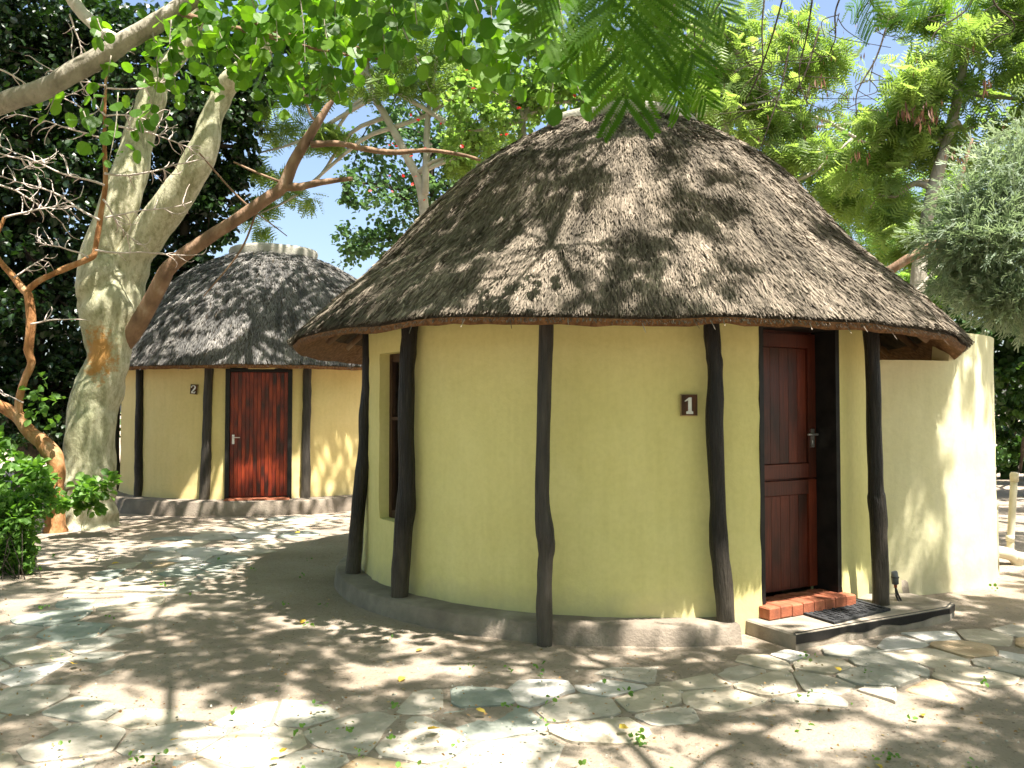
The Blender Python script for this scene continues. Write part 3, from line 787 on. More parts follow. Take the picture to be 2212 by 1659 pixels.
# worn black paint along the slab's front edge
mbp = MB()
for k in range(1, 4):
    p, q = Vector((*poly[k], 0)), Vector((*poly[k + 1], 0)) if k < 3 else Vector((*poly[4], 0))
    t = (q - p).normalized(); nrm = Vector((t.y, -t.x, 0))
    n = max(2, int((q - p).length / .06))
    for i in range(n):
        a_, b_ = p.lerp(q, i / n) + nrm * .004, p.lerp(q, (i + 1) / n) + nrm * .004
        za = .01 + .035 * float(vnoise(a_.x * 6, a_.y * 6, 36)); zb_ = .01 + .035 * float(vnoise(b_.x * 6, b_.y * 6, 36))
        mbp.add([(a_.x, a_.y, za), (b_.x, b_.y, zb_), (b_.x, b_.y, .078), (a_.x, a_.y, .078), (a_.x - nrm.x * .03, a_.y - nrm.y * .03, .0885), (b_.x - nrm.x * .03, b_.y - nrm.y * .03, .0885)], [(0, 1, 2, 3), (3, 2, 5, 4)])
mbp.build('painted_edge', M['black_paint'], sb)
# curved annex wall
CA, RA = (3.17, 9.02), 1.80
def annex_top(x, y): return 2.03 if math.hypot(x - RC1[0], y - RC1[1]) < 3.05 else 2.29
wall_cyl('annex_wall', CA, RA, .18, -.05, 2.29, [], M['plaster_pale'], hut1, arc=(-2.05, 1.6), topf=annex_top, seed=8)

# far hut
C2, R2, H2 = (-4.46, 15.46), 2.56, .20
hut2 = empty('thatched_hut', (C2[0], C2[1], 0))
tag(hut2, 'smaller far round hut, number 2, behind the pale tree trunk', 'hut', 'round thatched huts')
def a2(u, R=R2): return ray_circle(u, C2, R)
d2 = (a2(490), a2(629))
HD2 = 2.23
wall_cyl('wall', C2, R2, .26, H2, 2.8, [(d2[0], d2[1], H2 - 1, HD2)], M['plaster_warm'], hut2, seed=6)
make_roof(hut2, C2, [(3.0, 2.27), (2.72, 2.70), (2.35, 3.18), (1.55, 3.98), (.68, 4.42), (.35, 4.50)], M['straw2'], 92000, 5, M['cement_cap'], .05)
ring_plinth(hut2, C2, R2 - .1, R2 + .36, H2, -math.pi, math.pi, M['plinth'], 5)
for k, (ut, ub, wt, vb) in enumerate(((252, 250, 13, 1072), (302, 299, 17, 1080), (453, 441, 19, 1084), (664, 659, 18, 1082))):
    yb = C2[1] + (R2 + .03) * math.sin(a2(ub, R2 + .05))
    um = (ut + ub) / 2
    post(hut2, [(ut, 790, wt), (um + 1.5, 870, wt), (um - .5, 960, wt * 1.05), (ub + 2, 1030, wt * 1.2), (ub, vb, wt * 1.15)], yb, 10, M['pole_worn'] if k > 1 else M['pole'], 10 + k, H2 - .05)
A, Mx, w = frame_on(C2, R2, *d2)
zb = H2 + .02
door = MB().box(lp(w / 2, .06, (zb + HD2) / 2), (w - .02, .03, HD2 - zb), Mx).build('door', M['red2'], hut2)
n = 15; x0, x1 = .05, w - .05; pw = (x1 - x0) / n
for i in range(n):
    MB().box(lp(x0 + (i + .5) * pw, .03, (zb + .02 + HD2 - .05) / 2), (pw - .006, .024, HD2 - .07 - zb), Mx, .004).build('plank', M['red2'], door)
fr = MB()
for x in (.015, w - .015): fr.box(lp(x, .06, (H2 + HD2) / 2), (.066, .20, HD2 - H2), Mx, .006)
fr.box(lp(w / 2, .06, HD2 - .015), (w - .098, .196, .062), Mx, .006)
fr.build('door_frame', M['black_paint'], door)
lever(lp, Mx, x0 + .05, 1.16, .018, 1, door)
MB().box(lp(w / 2, -.10, H2 + .006), (w, .3, .03), Mx, .008).build('doorstep', M['brick'], hut2)

# number signs
def number_sign(c, R, u, z, wd, ht, tilt, digit, label):
    a = ray_circle(u, c, R)
    nrm = Vector((math.cos(a), math.sin(a), 0)); t = Vector((-nrm.y, nrm.x, 0)); m = -nrm
    Mx = Matrix(((t.x, m.x, 0), (t.y, m.y, 0), (0, 0, 1))) @ Matrix.Rotation(tilt, 3, 'Y')
    o = Vector((c[0], c[1], 0)) + nrm * (R + .012) + Vector((0, 0, z))
    s = empty('number_sign', o)
    tag(s, label, 'sign', 'house number signs')
    MB().box(o - nrm * .004, (wd + .014, .012, ht + .014), Mx, .003).build('backing', M['sign_edge'], s)
    MB().box(o + nrm * .008, (wd, .016, ht), Mx, .002).build('board', M['sign_wood'], s)
    f = o + nrm * .0162
    if digit == 1:
        pl = [(-.036, .030), (-.006, .054), (.013, .054), (.013, -.043), (.024, -.046), (.024, -.064), (-.026, -.064), (-.026, -.046), (-.012, -.043), (-.012, .033), (-.036, .024)]
        MB().prism(pl, .005, Mx, f).build('digit', M['white_paint'], s)
    else:
        cl = spline(np.array([(-.034, .022, .010), (-.036, .036, .008), (-.022, .052, .006), (.0, .058, .006), (.022, .046, .011), (.026, .026, .012), (.012, .0, .011), (-.012, -.028, .010), (-.028, -.050, .008)]), 30)
        d_ = np.gradient(cl[:, :2], axis=0); d_ /= np.linalg.norm(d_, axis=1)[:, None]; nn = np.column_stack([-d_[:, 1], d_[:, 0]])
        Lp, Rp = cl[:, :2] + nn * cl[:, 2:], cl[:, :2] - nn * cl[:, 2:]
        mb = MB()
        for i in range(29): mb.prism([tuple(Lp[i]), tuple(Lp[i + 1]), tuple(Rp[i + 1]), tuple(Rp[i])], .005, Mx, f)
        mb.prism([(-.036, -.062), (.028, -.062), (.040, -.030), (.028, -.028), (.020, -.044), (-.026, -.044)], .0052, Mx, f)
        mb.build('digit', M['white_paint'], s)
number_sign(C1, R1 + .012, 1487, 1.63, .112, .145, 0, 1, 'brown wooden plaque with a white 1 on the near hut wall')
number_sign(C2, R2 + .012, 420, 1.91, .112, .145, .09, 2, 'small tilted brown plaque with a pale 2 on the far hut wall')

# door mat
q = [G(1692, 1314, .09), G(1802, 1348, .09), G(1924, 1318, .09), G(1817, 1288, .09)]
mat_t = empty('door_mat', (sum((p for p in q), Vector()) / 4)); tag(mat_t, 'dark ribbed rubber mat on the slab before door 1', 'mat')
def bil(s, t): return q[0].lerp(q[1], s).lerp(q[3].lerp(q[2], s), t)
mb = MB(); pl = [bil(0, 0), bil(1, 0), bil(1, 1), bil(0, 1)]
mb.add([(p.x, p.y, .087) for p in pl] + [(p.x, p.y, .096) for p in pl], [(4, 5, 6, 7), (0, 1, 5, 4), (1, 2, 6, 5), (2, 3, 7, 6), (3, 0, 4, 7)])
mb.build('base', M['rubber'], mat_t)
rb = MB()
def bar(s0, t0, s1, t1, z1):
    pl = [bil(s0, t0), bil(s1, t0), bil(s1, t1), bil(s0, t1)]
    rb.add([(p.x, p.y, .095) for p in pl] + [(p.x, p.y, z1) for p in pl], [(4, 5, 6, 7), (0, 1, 5, 4), (1, 2, 6, 5), (2, 3, 7, 6), (3, 0, 4, 7)])
for k in range(12):
    for g in range(6):
        if (k + g) % 2: bar(.08 + g * .14, .09 + k * .07, .08 + g * .14 + .12, .09 + k * .07 + .035, .102)
        else: bar(.10 + g * .14, .085 + k * .07, .10 + g * .14 + .05, .085 + k * .07 + .06, .101)
rb.build('ribs', M['rubber'], mat_t)
rb = MB()
bar(0, 0, 1, .05, .1035); bar(0, .95, 1, 1, .1035); bar(0, .052, .045, .948, .103); bar(.955, .052, 1, .948, .103)
rb.build('rim', M['rubber'], mat_t)

# grey fitting with cables at the pole's foot
pf = W(1933, 1249, 6.62)
fit = empty('cable_fitting', (pf.x, pf.y, 0)); tag(fit, 'small grey cylindrical fitting with two loose cables beside the rightmost pole', 'cable fitting')
V, F = tube([pf + Vector((-.004, 0, .055)), pf + Vector((-.003, 0, .05)), pf + Vector((0, 0, .0)), pf + Vector((.004, 0, -.045)), pf + Vector((.004, 0, -.05))], [.018, .024, .028, .026, .012], 14)
mesh_np('body', V, fixtri(F), M['grey_plastic'], fit, True)
V, F = tube([pf + Vector((.002, 0, .012)), pf + Vector((.002, 0, .004))], [.031, .031], 14); mesh_np('collar', V, fixtri(F), M['cable'], fit, True)
V, F = tube([pf + Vector((.004, 0, -.045)), pf + Vector((.004, 0, -.075))], [.014, .012], 10); mesh_np('gland', V, fixtri(F), M['brick'], fit, True)
for k, (dx, dy) in enumerate(((.10, -.03), (.16, .02))):
    V, F = tube([pf + Vector((.004, 0, -.07)), pf + Vector((.01 + .02 * k, -.01, -.15)), (pf.x + dx * .6, pf.y + dy, .02), (pf.x + dx, pf.y + dy * 1.5, -.0), (pf.x + dx * 1.5, pf.y + dy * 2, -.03)], [.008] * 5, 8, 20)
    mesh_np('cable', V, fixtri(F), M['cable'], fit, True)

# drain pipes beside the annex
dpp = 8.75
pb = W(2183, 1190, dpp)
dr = empty('vent_pipe', (pb.x, pb.y, 0)); tag(dr, 'cream plastic pipe standing upright with a capped top beside the annex', 'pipe')
pt = W(2191, 1030, dpp)
V, F = tube([(pb.x, pb.y, .1), (pb.x, pb.y, .2), (pt.x, pt.y, pt.z)], [.036, .036, .035], 16, 8); mesh_np('upright', V, fixtri(F), M['pvc'], dr, True)
V, F = tube([(pt.x, pt.y, pt.z - .05), (pt.x, pt.y, pt.z + .03), (pt.x, pt.y, pt.z + .05)], [.042, .043, .030], 16); mesh_np('cap', V, fixtri(F), M['pvc'], dr, True)
V, F = tube([(pb.x - .002, pb.y, .215), (pb.x - .002, pb.y, .28)], [.042, .042], 16); mesh_np('socket', V, fixtri(F), M['pvc'], dr, True)
e0 = W(2140, 1190, 8.72); e1 = W(2196, 1205, 8.72); e2 = W(2200, 1232, 8.72)
el = empty('drain_elbow', (e1.x, e1.y, 0)); tag(el, 'thick weathered drain pipe bending down into the sand by the annex', 'pipe')
V, F = tube([(e0.x - .2, e0.y, e0.z), (e0.x, e0.y, e0.z), (e1.x - .07, e1.y, e1.z + .035), (e1.x + .01, e1.y, e1.z - .02), (e2.x, e2.y, .06), (e2.x, e2.y, -.06)], [.062, .062, .064, .066, .066, .066], 18, 30, .03); mesh_np('bend', V, fixtri(F), M['pvc'], el, True)
V, F = tube([(e2.x, e2.y, .10), (e2.x, e2.y, .01)], [.078, .078], 18); mesh_np('collar', V, fixtri(F), M['pvc'], el, True)
V, F = tube([(e1.x + .02, e1.y, e1.z - .01), (e1.x + .12, e1.y - .02, e1.z - .05), (e1.x + .3, e1.y - .03, e1.z - .06)], [.055, .055, .055], 16, 8); mesh_np('branch_pipe', V, fixtri(F), M['pvc'], el, True)
s0 = W(2154, 1180, 8.35); s1 = W(2154, 1092, 8.35)
sp_ = empty('waste_pipe', (s0.x, s0.y, 0)); tag(sp_, 'thin pale pipe running up the edge of the annex wall', 'pipe')
V, F = tube([(s0.x, s0.y, -.05), (s0.x, s0.y, s1.z)], [.016, .016], 12, 4); mesh_np('shaft', V, fixtri(F), M['pvc'], sp_, True)
V, F = tube([(s0.x, s0.y, s1.z - .03), (s0.x, s0.y, s1.z + .02)], [.021, .021], 12); mesh_np('cap', V, fixtri(F), M['pvc'], sp_, True)

# ------------------------------------------------------------------ trees
def pxtube(pts, sides=10, n=None, bump_=.08, seed=0):
    """limb through photo positions; pts = (u, v, depth, width in photo units)"""
    P = [W(u, v, d) for u, v, d, w in pts]; R = [w / FPX * d / 2 for u, v, d, w in pts]
    return tube(P, R, sides, n or 6 * len(pts), bump_, seed)
def limb(a, b, r0, r1, rng, sides=6, sag=.12, n=9):
    a, b = np.array(a, float), np.array(b, float); L = np.linalg.norm(b - a)
    mid1 = a + (b - a) * .35 + rng.normal(0, sag * L * .5, 3) + np.array([0, 0, sag * L * .5]); mid2 = a + (b - a) * .7 + rng.normal(0, sag * L * .5, 3)
    return tube([a, mid1, mid2, b], [r0, r0 * .7 + r1 * .3, r0 * .35 + r1 * .65, r1], sides, n)
def visible_top(y): return EYE + .5015 * y
T_OV, T_RD, T_DI, T_FR, T_FR5, T_ND = t_oval(), t_round(), t_diamond(), t_frond(), t_frond(6, .22), t_needle()

# ---- how much of each patch of ground or roof the overhead crowns shade (seen along the sun)
def gauss(x, y, cx, cy_, sx, sy): return np.exp(-((x - cx) / sx)**2 - ((y - cy_) / sy)**2)
def shade_amount(x, y):
    s = .52 + 0 * x
    def put(val, cx, cy_, sx, sy):
        nonlocal s
        g = gauss(x, y, cx, cy_, sx, sy); s = s * (1 - g) + val * g
    put(.55, -.2, 2.6, .9, .5); put(.03, -.4, 3.7, 2.2, .62); put(.05, -2.8, 3.55, 1.5, .5)
    put(.95, -3.7, 5.9, 1.3, 1.0); put(.97, -2.0, 5.35, 1.5, .85)
    put(.55, 2.6, 5.1, 1.6, .6); put(.30, 1.2, 4.4, 1.0, .4); put(.85, 3.0, 4.0, 1.0, .6)
    put(.86, -1.7, 7.8, .9, 1.0); put(.30, .5, 7.3, 1.0, .6); put(.70, -.1, 8.9, 1.0, .7); put(.5, 2.2, 7.7, .9, 1.0)
    put(.14, 4.0, 7.7, .9, .8); put(.25, 1.7, 6.0, 1.1, .35)
    put(.5, -4.0, 9.5, 2.0, 1.6); put(.12, -3.2, 8.0, 1.2, .7); put(.03, -5.2, 12.2, 2.2, .8)
    put(.10, -5.1, 8.5, 1.0, .7); put(.12, -6.1, 10.9, 1.0, .6); put(.80, -5.3, 14.8, 2.2, 1.6); put(.35, -3.2, 13.2, .6, .5)
    return s
def canopy_points(x0, x1, y0, y1, dens, rng):
    n = int((x1 - x0) * (y1 - y0) * dens)
    x, y = rng.uniform(x0, x1, n), rng.uniform(y0, y1, n)
    f = .45 * vnoise(x * 1.5 + 11, y * 1.5 + 5, 51) + .55 * vnoise(x * 3.8 + 3, y * 3.8 + 8, 52)
    p = 1 / (1 + np.exp(-1.7 * (f - .5) / .155)) + rng.normal(0, .02, n)
    k = p < shade_amount(x, y)
    x, y = x[k], y[k]
    zmin = np.maximum(6.0, (EYE + .75 + .52 * y) / (1 + .52 * -SHY))
    z = zmin + rng.random(len(x)) * 1.5
    return np.column_stack([x + SHX * z, y + SHY * z, z])

rng = np.random.default_rng(31)
# ---- overhead shade tree: trunk behind the camera, crown over the yard
shade = empty('shade_tree', (4.6, -2.2, 0))
tag(shade, 'feathery leaved tree whose fronds hang into the top centre of the view', 'tree')
top = np.array([4.1, -1.4, 5.2])
V, F = tube([(4.6, -2.2, -.1), (4.55, -2.1, .8), (4.4, -1.8, 2.6), tuple(top)], [.34, .26, .22, .17], 14, 24, .08)
mesh_np('trunk', V, fixtri(F), M['greybark'], shade, True)
pts = canopy_points(-8.0, 7.5, 1.6, 11.0, 250, rng)
pts = pts[~((pts[:, 0] < -2.6) & (pts[:, 1] > 6.5))]
d = rng.normal(size=pts.shape); d[:, 2] *= .3
x, z = leaf_dirs(d, rng, .15, .8)
leaf_obj('crown', [scatter(t_frond(5, .36, .35, .25), pts, x, z, rng.uniform(.14, .26, len(pts)), rng)], M['leaf_frond'], shade)
# unseen foliage added behind and beside the camera to hold back skylight and bounce
ox = rng.uniform(-17, 17, 16000); oy = rng.uniform(-16, 10, 16000)
ox = np.concatenate([ox, rng.uniform(4.6, 10, 900)]); oy = np.concatenate([oy, rng.uniform(9, 14, 900)])
kk = ~((ox > -7.8) & (ox < 7.3) & (oy > 1.8)) & (.5 * vnoise(ox * .9, oy * .9, 54) + .5 * vnoise(ox * 2.2, oy * 2.2, 55) < .56)
ox, oy = ox[kk], oy[kk]; oz = np.maximum(6.0, (EYE + .9 + .52 * oy) / 1.156) + rng.random(len(ox)) * 1.6
op = np.column_stack([ox + SHX * oz, oy + SHY * oz, oz]); op = op[op[:, 2] > visible_top(op[:, 1]) + .3]
x, z = leaf_dirs(rng.normal(size=op.shape) * np.array([1, 1, .3]), rng, .15, .8)
leaf_obj('unseen_outer_crown', [scatter(t_frond(5, .30, .35, .25), op, x, z, rng.uniform(.40, .70, len(op)), rng)], M['leaf_frond'], shade)
hubs = [np.array(h) for h in ((2.6, 1.0, 6.6), (.2, 2.0, 6.9), (-2.6, 2.6, 7.0), (4.2, 3.6, 6.6), (1.4, 4.6, 6.9), (-1.0, 5.2, 7.1), (5.6, 1.4, 6.4))]
parts = []
for h in hubs[:3] + hubs[3:]:
    src = top if h[1] < 3 or h[0] > 4 else hubs[0] if h[0] > 1 else hubs[1]
    parts.append(limb(src, h, .035, .02, rng, 8, .08, 14))
for q in pts[rng.choice(len(pts), 110, replace=False)]:
    h = min(hubs, key=lambda k: np.linalg.norm(k - q))
    if np.linalg.norm(h - q) < 4: parts.append(limb(h, q, .020, .006, rng, 5, .10, 8))
tag(tubes_obj('small_branches', parts, M['greybark'], shade), kind='stuff')
# bough across the sun that draws the long line of shade before the hut
def sunray(g, z): return (g.x + SHX * (z - g.z), g.y + SHY * (z - g.z), z)
bg = [G(950, 1425), G(1150, 1432), G(1330, 1442), G(1560, 1452), G(1900, 1480)]
V, F = tube([sunray(g, 6.3 + .12 * k) for k, g in enumerate(bg)], [.028, .035, .04, .045, .06], 8, 24, .1)
mesh_np('branch', V, fixtri(F), M['greybark'], shade, True)
bg = [G(1330, 1442), G(1240, 1400), G(1160, 1370)]
V, F = tube([sunray(g, 6.54) for g in bg], [.03, .022, .015], 6, 12); mesh_np('branch', V, fixtri(F), M['greybark'], shade, True)
bg = [G(1720, 1535), G(1620, 1590), G(1540, 1625), G(1480, 1680)]
V, F = tube([sunray(g, 6.0) for g in bg], [.018, .024, .028, .03], 6, 16); mesh_np('branch', V, fixtri(F), M['greybark'], shade, True)

# hanging fronds at the top of the view: twice-feathered leaves, one object each
def frond_mesh(seed, npair=6, nl=17):
    r = np.random.default_rng(seed); V, F, R = [], [], []
    L = 1.0
    for i in range(npair):
        x = .16 + .8 * i / (npair - 1); pl = .46 * (1 - .45 * abs(i / (npair - 1) - .35)); z0 = -.10 * x * x
        for s in (-1, 1):
            ang = math.radians(52 - 16 * i / (npair - 1) + r.normal(0, 5)); dx, dy = math.cos(ang) * pl, s * math.sin(ang) * pl
            dz = -.06 + r.normal(0, .03); rv = r.random()
            for k in range(nl):
                t = (k + 1) / nl; px, py, pz = x + dx * t, dy * t, z0 + dz * t * t
                ll = .082 * (1 - .5 * abs(t - .5)); ux, uy = dx / pl, dy / pl
                for q in (-1, 1):
                    ex, ey = ux * .45 - q * uy * .9, uy * .45 + q * ux * .9; b = len(V)
                    w = .0170
                    V += [[px - ux * w * .4, py - uy * w * .4, pz], [px + ex * ll * .5 - ux * w, py + ey * ll * .5 - uy * w, pz - .002], [px + ex * ll, py + ey * ll, pz - .006], [px + ex * ll * .5 + ux * w, py + ey * ll * .5 + uy * w, pz - .002]]
                    F.append([b, b + 1, b + 2, b + 3]); R += [rv] * 4
            b = len(V); V += [[x, -.004, z0], [x, .004, z0], [x + dx, dy + .002, z0 + dz], [x + dx, dy - .002, z0 + dz]]; F.append([b, b + 1, b + 2, b + 3]); R += [.8] * 4
    b = len(V); V += [[0, -.007, 0], [0, .007, 0], [1, .004, -.10], [1, -.004, -.10]]; F.append([b, b + 1, b + 2, b + 3]); R += [.9] * 4
    return mesh_np('frond', np.array(V), np.array(F), M['leaf_frond'], rnd=R, link=False)
FM = [frond_mesh(k) for k in range(3)]
def place_frond(u0, v0, u1, v1, depth, roll, k, parent, mats=FM):
    a, b = W(u0, v0, depth), W(u1, v1, depth * random.uniform(.94, 1.06))
    X = (b - a); L = X.length; X.normalize()
    Zr = Vector((random.gauss(0, .25), -1, .35)); Z = (Zr - X * Zr.dot(X)).normalized(); Z = Matrix.Rotation(roll, 3, X) @ Z
    Y = Z.cross(X)
    o = bpy.data.objects.new('frond', mats[k % len(mats)]); COL.objects.link(o); o.parent = parent
    o.matrix_local = Matrix.Translation(a - parent.location) @ Matrix((X, Y, Z)).transposed().to_4x4() @ Matrix.Scale(L, 4)
    return o
fr_list = [(1340, -70, 1358, 205, 1.9, 0), (1330, -80, 1240, 110, 2.0, .3), (1390, -80, 1430, 150, 1.95, -.2), (1420, -70, 1500, 100, 2.1, .2), (1250, -60, 1180, 70, 2.1, .1),
           (1460, -60, 1540, 60, 2.1, -.4), (1300, -90, 1300, 60, 2.2, .5), (1400, 40, 1395, 165, 2.5, .1), (1450, 110, 1475, 238, 2.7, -.2), (1480, 90, 1522, 215, 2.8, .3), (1210, -70, 1140, 40, 2.0, .2), (1500, -70, 1565, 30, 2.2, .1), (1860, -30, 1850, 18, 3.0, .3), (1870, -30, 1905, 20, 3.0, .1),
           (1880, -35, 1880, 45, 3.1, 1.0), (2060, -40, 1960, 25, 3.0, .4), (2070, -45, 2040, 18, 3.0, .2), (2090, -40, 2110, 8, 3.0, .6), (1990, -40, 1970, 20, 3.2, .5)]
for k, (a, b, c_, d_, dep, rl) in enumerate(fr_list): place_frond(a, b, c_, d_, dep, rl, k, shade)
stems = [[(1345, -120, 2.0, 7), (1340, -70, 1.9, 5)], [(1520, -130, 2.4, 7), (1460, 0, 2.5, 5), (1440, 120, 2.65, 4)], [(1230, -130, 2.1, 6), (1250, -60, 2.1, 5)], [(2100, -120, 3.0, 6), (2070, -40, 3.0, 4)], [(1880, -120, 3.0, 6), (1870, -30, 3.0, 4)]]
tubes_obj('frond_stem', [pxtube(s, 6, 10, 0) for s in stems], M['greybark'], shade)
# thin bare twigs hanging at the top right
tw = []
for (u, v, u1, v1) in ((1545, -40, 1500, 150), (1590, -40, 1480, 140), (1700, -40, 1595, 245), (1655, -40, 1640, 190), (1760, -40, 1745, 230), (1830, -40, 1790, 120), (1920, 40, 1850, 250), (1890, -40, 1905, 60), (2110, -20, 2010, 90), (2140, -40, 2180, 80), (1705, 100, 1640, 330), (1770, 60, 1720, 200)):
    dep = rng.uniform(4.2, 5.5); a = (u, v); m1 = (u * .6 + u1 * .4 + rng.normal(0, 14), v * .6 + v1 * .4); m2 = (u * .25 + u1 * .75 + rng.normal(0, 14), v * .25 + v1 * .75)
    tw.append(pxtube([(*a, dep, 4.5), (*m1, dep, 4), (*m2, dep, 3.2), (u1, v1, dep, 2)], 5, 18, 0))
    for q in range(5):
        t = rng.uniform(.3, .95); bu, bv = u + (u1 - u) * t, v + (v1 - v) * t
        tw.append(pxtube([(bu, bv, dep, 2.4), (bu + rng.normal(0, 30), bv + rng.uniform(5, 30), dep, 2), (bu + rng.normal(0, 60), bv + rng.uniform(15, 60), dep, 1.4)], 4, 8, 0))
tag(tubes_obj('bare_twigs', tw, M['darkbark'], shade), kind='stuff')

# ---- big pale forked tree before the far hut
TD = 11.55
bt = empty('forked_tree', (W(190, 1120, TD).x, TD, 0))
tag(bt, 'big pale green trunk with orange patch forking before the far hut', 'tree')
TD = 11.55
V, F = pxtube([(188, 1140, TD, 150), (190, 1110, TD, 122), (191, 1050, TD, 106), (192, 1003, TD, 102), (200, 890, TD, 99), (216, 834, TD, 94), (231, 775, TD, 88), (235, 690, TD, 112), (226, 620, TD, 112), (218, 560, TD, 92)], 22, 60, .13, 2)
mesh_np('trunk', V, fixtri(F), M['bigbark'], bt, True)
V, F = pxtube([(215, 640, TD, 86), (213, 580, TD, 84), (217, 547, TD, 82), (260, 437, TD + .1, 80), (281, 365, TD + .2, 74), (301, 292, TD + .3, 60), (327, 219, TD + .3, 60), (345, 164, TD + .4, 50), (390, 109, TD + .5, 40), (430, 20, TD + .5, 36), (450, -120, TD + .4, 30)], 18, 60, .10, 3)
mesh_np('limb', V, fixtri(F), M['bigbark'], bt, True)
V, F = pxtube([(255, 700, TD + .15, 90), (265, 620, TD + .15, 90), (292, 547, TD + .1, 76), (346, 474, TD, 74), (397, 401, TD - .1, 70), (440, 328, TD - .2, 64), (456, 255, TD - .2, 48), (483, 200, TD - .2, 44), (506, 164, TD - .3, 42), (569, 110, TD - .3, 30), (610, 70, TD - .3, 26), (680, -60, TD - .3, 22)], 18, 64, .10, 4)
mesh_np('limb', V, fixtri(F), M['bigbark'], bt, True)
V, F = pxtube([(240, 800, TD + .2, 34), (272, 740, TD + .05, 36), (304, 690, TD - .1, 36), (346, 612, TD - .3, 34), (368, 576, TD - .35, 32), (415, 538, TD - .4, 29), (474, 499, TD - .45, 27), (569, 434, TD - .5, 26), (612, 402, TD - .5, 26), (634, 350, TD - .55, 24), (674, 284, TD - .6, 20), (704, 237, TD - .6, 15), (718, 218, TD - .6, 9)], 14, 60, .12, 5)
lc = mesh_np('limb', V, fixtri(F), M['brownbark'], bt, True)
sub = [[(612, 404, TD - .5, 20), (650, 403, TD - .5, 17), (693, 394, TD - .5, 14), (762, 385, TD - .5, 9)],
       [(672, 312, TD - .6, 16), (729, 310, TD - .6, 13), (790, 322, TD - .6, 13), (850, 329, TD - .6, 12), (930, 325, TD - .6, 9), (1000, 335, TD - .6, 8), (1038, 346, TD - .6, 6)],
       [(690, 262, TD - .6, 6), (671, 248, TD - .6, 6), (653, 182, TD - .6, 5.5), (645, 109, TD - .6, 4.5), (655, 60, TD - .6, 3)],
       [(505, 350, TD - .5, 4), (560, 375, TD - .5, 5), (612, 395, TD - .5, 6)], [(430, 330, TD - .5, 4), (520, 430, TD - .45, 4), (620, 510, TD - .5, 2)], [(560, 440, TD - .4, 5), (520, 540, TD - .4, 4), (440, 640, TD - .3, 2.5)]]
for s in sub:
    V, F = pxtube(s, 9, None, .1, 6); mesh_np('side_branch', V, fixtri(F), M['brownbark'], lc, True)
pts = canopy_points(-12, -1.0, 8.5, 19.0, 75, rng)
d = rng.normal(size=pts.shape); x, z = leaf_dirs(d, rng, .3, .6)
p2 = np.repeat(pts, 4, axis=0) + rng.normal(0, .16, (len(pts) * 4, 3)); x2, z2 = leaf_dirs(rng.normal(size=p2.shape), rng, .3, .6)
ok = p2[:, 2] > visible_top(p2[:, 1]) + .1; p2, x2, z2 = p2[ok], x2[ok], z2[ok]
leaf_obj('crown', [scatter(t_diamond(.45), p2, x2, z2, rng.uniform(.11, .18, len(p2)), rng)], M['leaf_round'], bt)
ends = [np.array(W(450, -120, TD + .4)), np.array(W(680, -60, TD - .3))]
parts = []
for q in pts[rng.choice(len(pts), 60, replace=False)]:
    h = min(ends, key=lambda k: np.linalg.norm(k - q)); parts.append(limb(h, q, .05, .012, rng, 5, .08, 8))
tag(tubes_obj('small_branches', parts, M['greybark'], bt), kind='stuff')

# ---- small crooked tree with bare curling twigs, before the big one
st = empty('crooked_tree', tuple(G(121, 1128)))
tag(st, 'small crooked orange barked tree with bare curling twigs at left', 'tree')
SD = 11.0
V, F = pxtube([(118, 1150, SD, 52), (121, 1126, SD, 42), (121, 1059, SD, 32), (124, 1017, SD, 33), (112, 980, SD, 37), (84, 950, SD, 32), (56, 924, SD, 28), (37, 899, SD, 26), (14, 884, SD, 25), (-20, 862, SD, 22), (-90, 780, SD, 18)], 14, 60, .16, 5)
mesh_np('trunk', V, fixtri(F), M['orangebark'], st, True)
V, F = pxtube([(40, 900, SD, 18), (42, 862, SD, 16), (53, 820, SD, 15), (68, 785, SD, 16), (62, 755, SD, 18), (67, 685, SD, 20), (62, 639, SD, 18), (50, 625, SD, 16), (29, 598, SD, 13), (0, 564, SD, 11), (-40, 500, SD, 8)], 12, 56, .14, 6)
mesh_np('limb', V, fixtri(F), M['orangebark'], st, True)
V, F = pxtube([(54, 632, SD, 14), (83, 608, SD, 13), (138, 581, SD, 13), (196, 557, SD, 13), (206, 535, SD, 12), (219, 456, SD, 11), (228, 394, SD, 10), (226, 328, SD, 9), (226, 255, SD, 7), (229, 164, SD, 5), (232, 90, SD, 3)], 10, 64, .14, 7)
mesh_np('limb', V, fixtri(F), M['orangebark'], st, True)
V, F = pxtube([(10, 470, SD - .2, 7), (-10, 510, SD - .2, 9), (-60, 560, SD - .2, 10)], 8, 16); mesh_np('limb', V, fixtri(F), M['orangebark'], st, True)
def curl(u, v, ang, L, dep, w=3.2, hook=1.4):
    P = []; a = ang; x, y = u, v
    n = 9
    for k in range(n + 1):
        P.append((x, y, dep + .02 * k, w * (1 - .75 * k / n) + .5)); x += math.cos(a) * L / n; y += math.sin(a) * L / n
        a += hook / n * (.2 + 1.6 * (k / n)**2) + rng.normal(0, .10)
    return pxtube(P, 5, 14, 0), P
tw = []
def twig_family(u, v, ang, L, dep, w, kids):
    t, P = curl(u, v, ang, L, dep, w, rng.normal(0, .5)); tw.append(t)
    for k in range(kids):
        q = P[int(rng.integers(2, 10))]
        t2, _ = curl(q[0], q[1], ang + rng.choice([-1, 1]) * rng.uniform(.3, 1.2), rng.uniform(18, 55), dep + rng.normal(0, .06), 2.2, rng.choice([-1, 1]) * rng.uniform(.8, 3.4)); tw.append(t2)
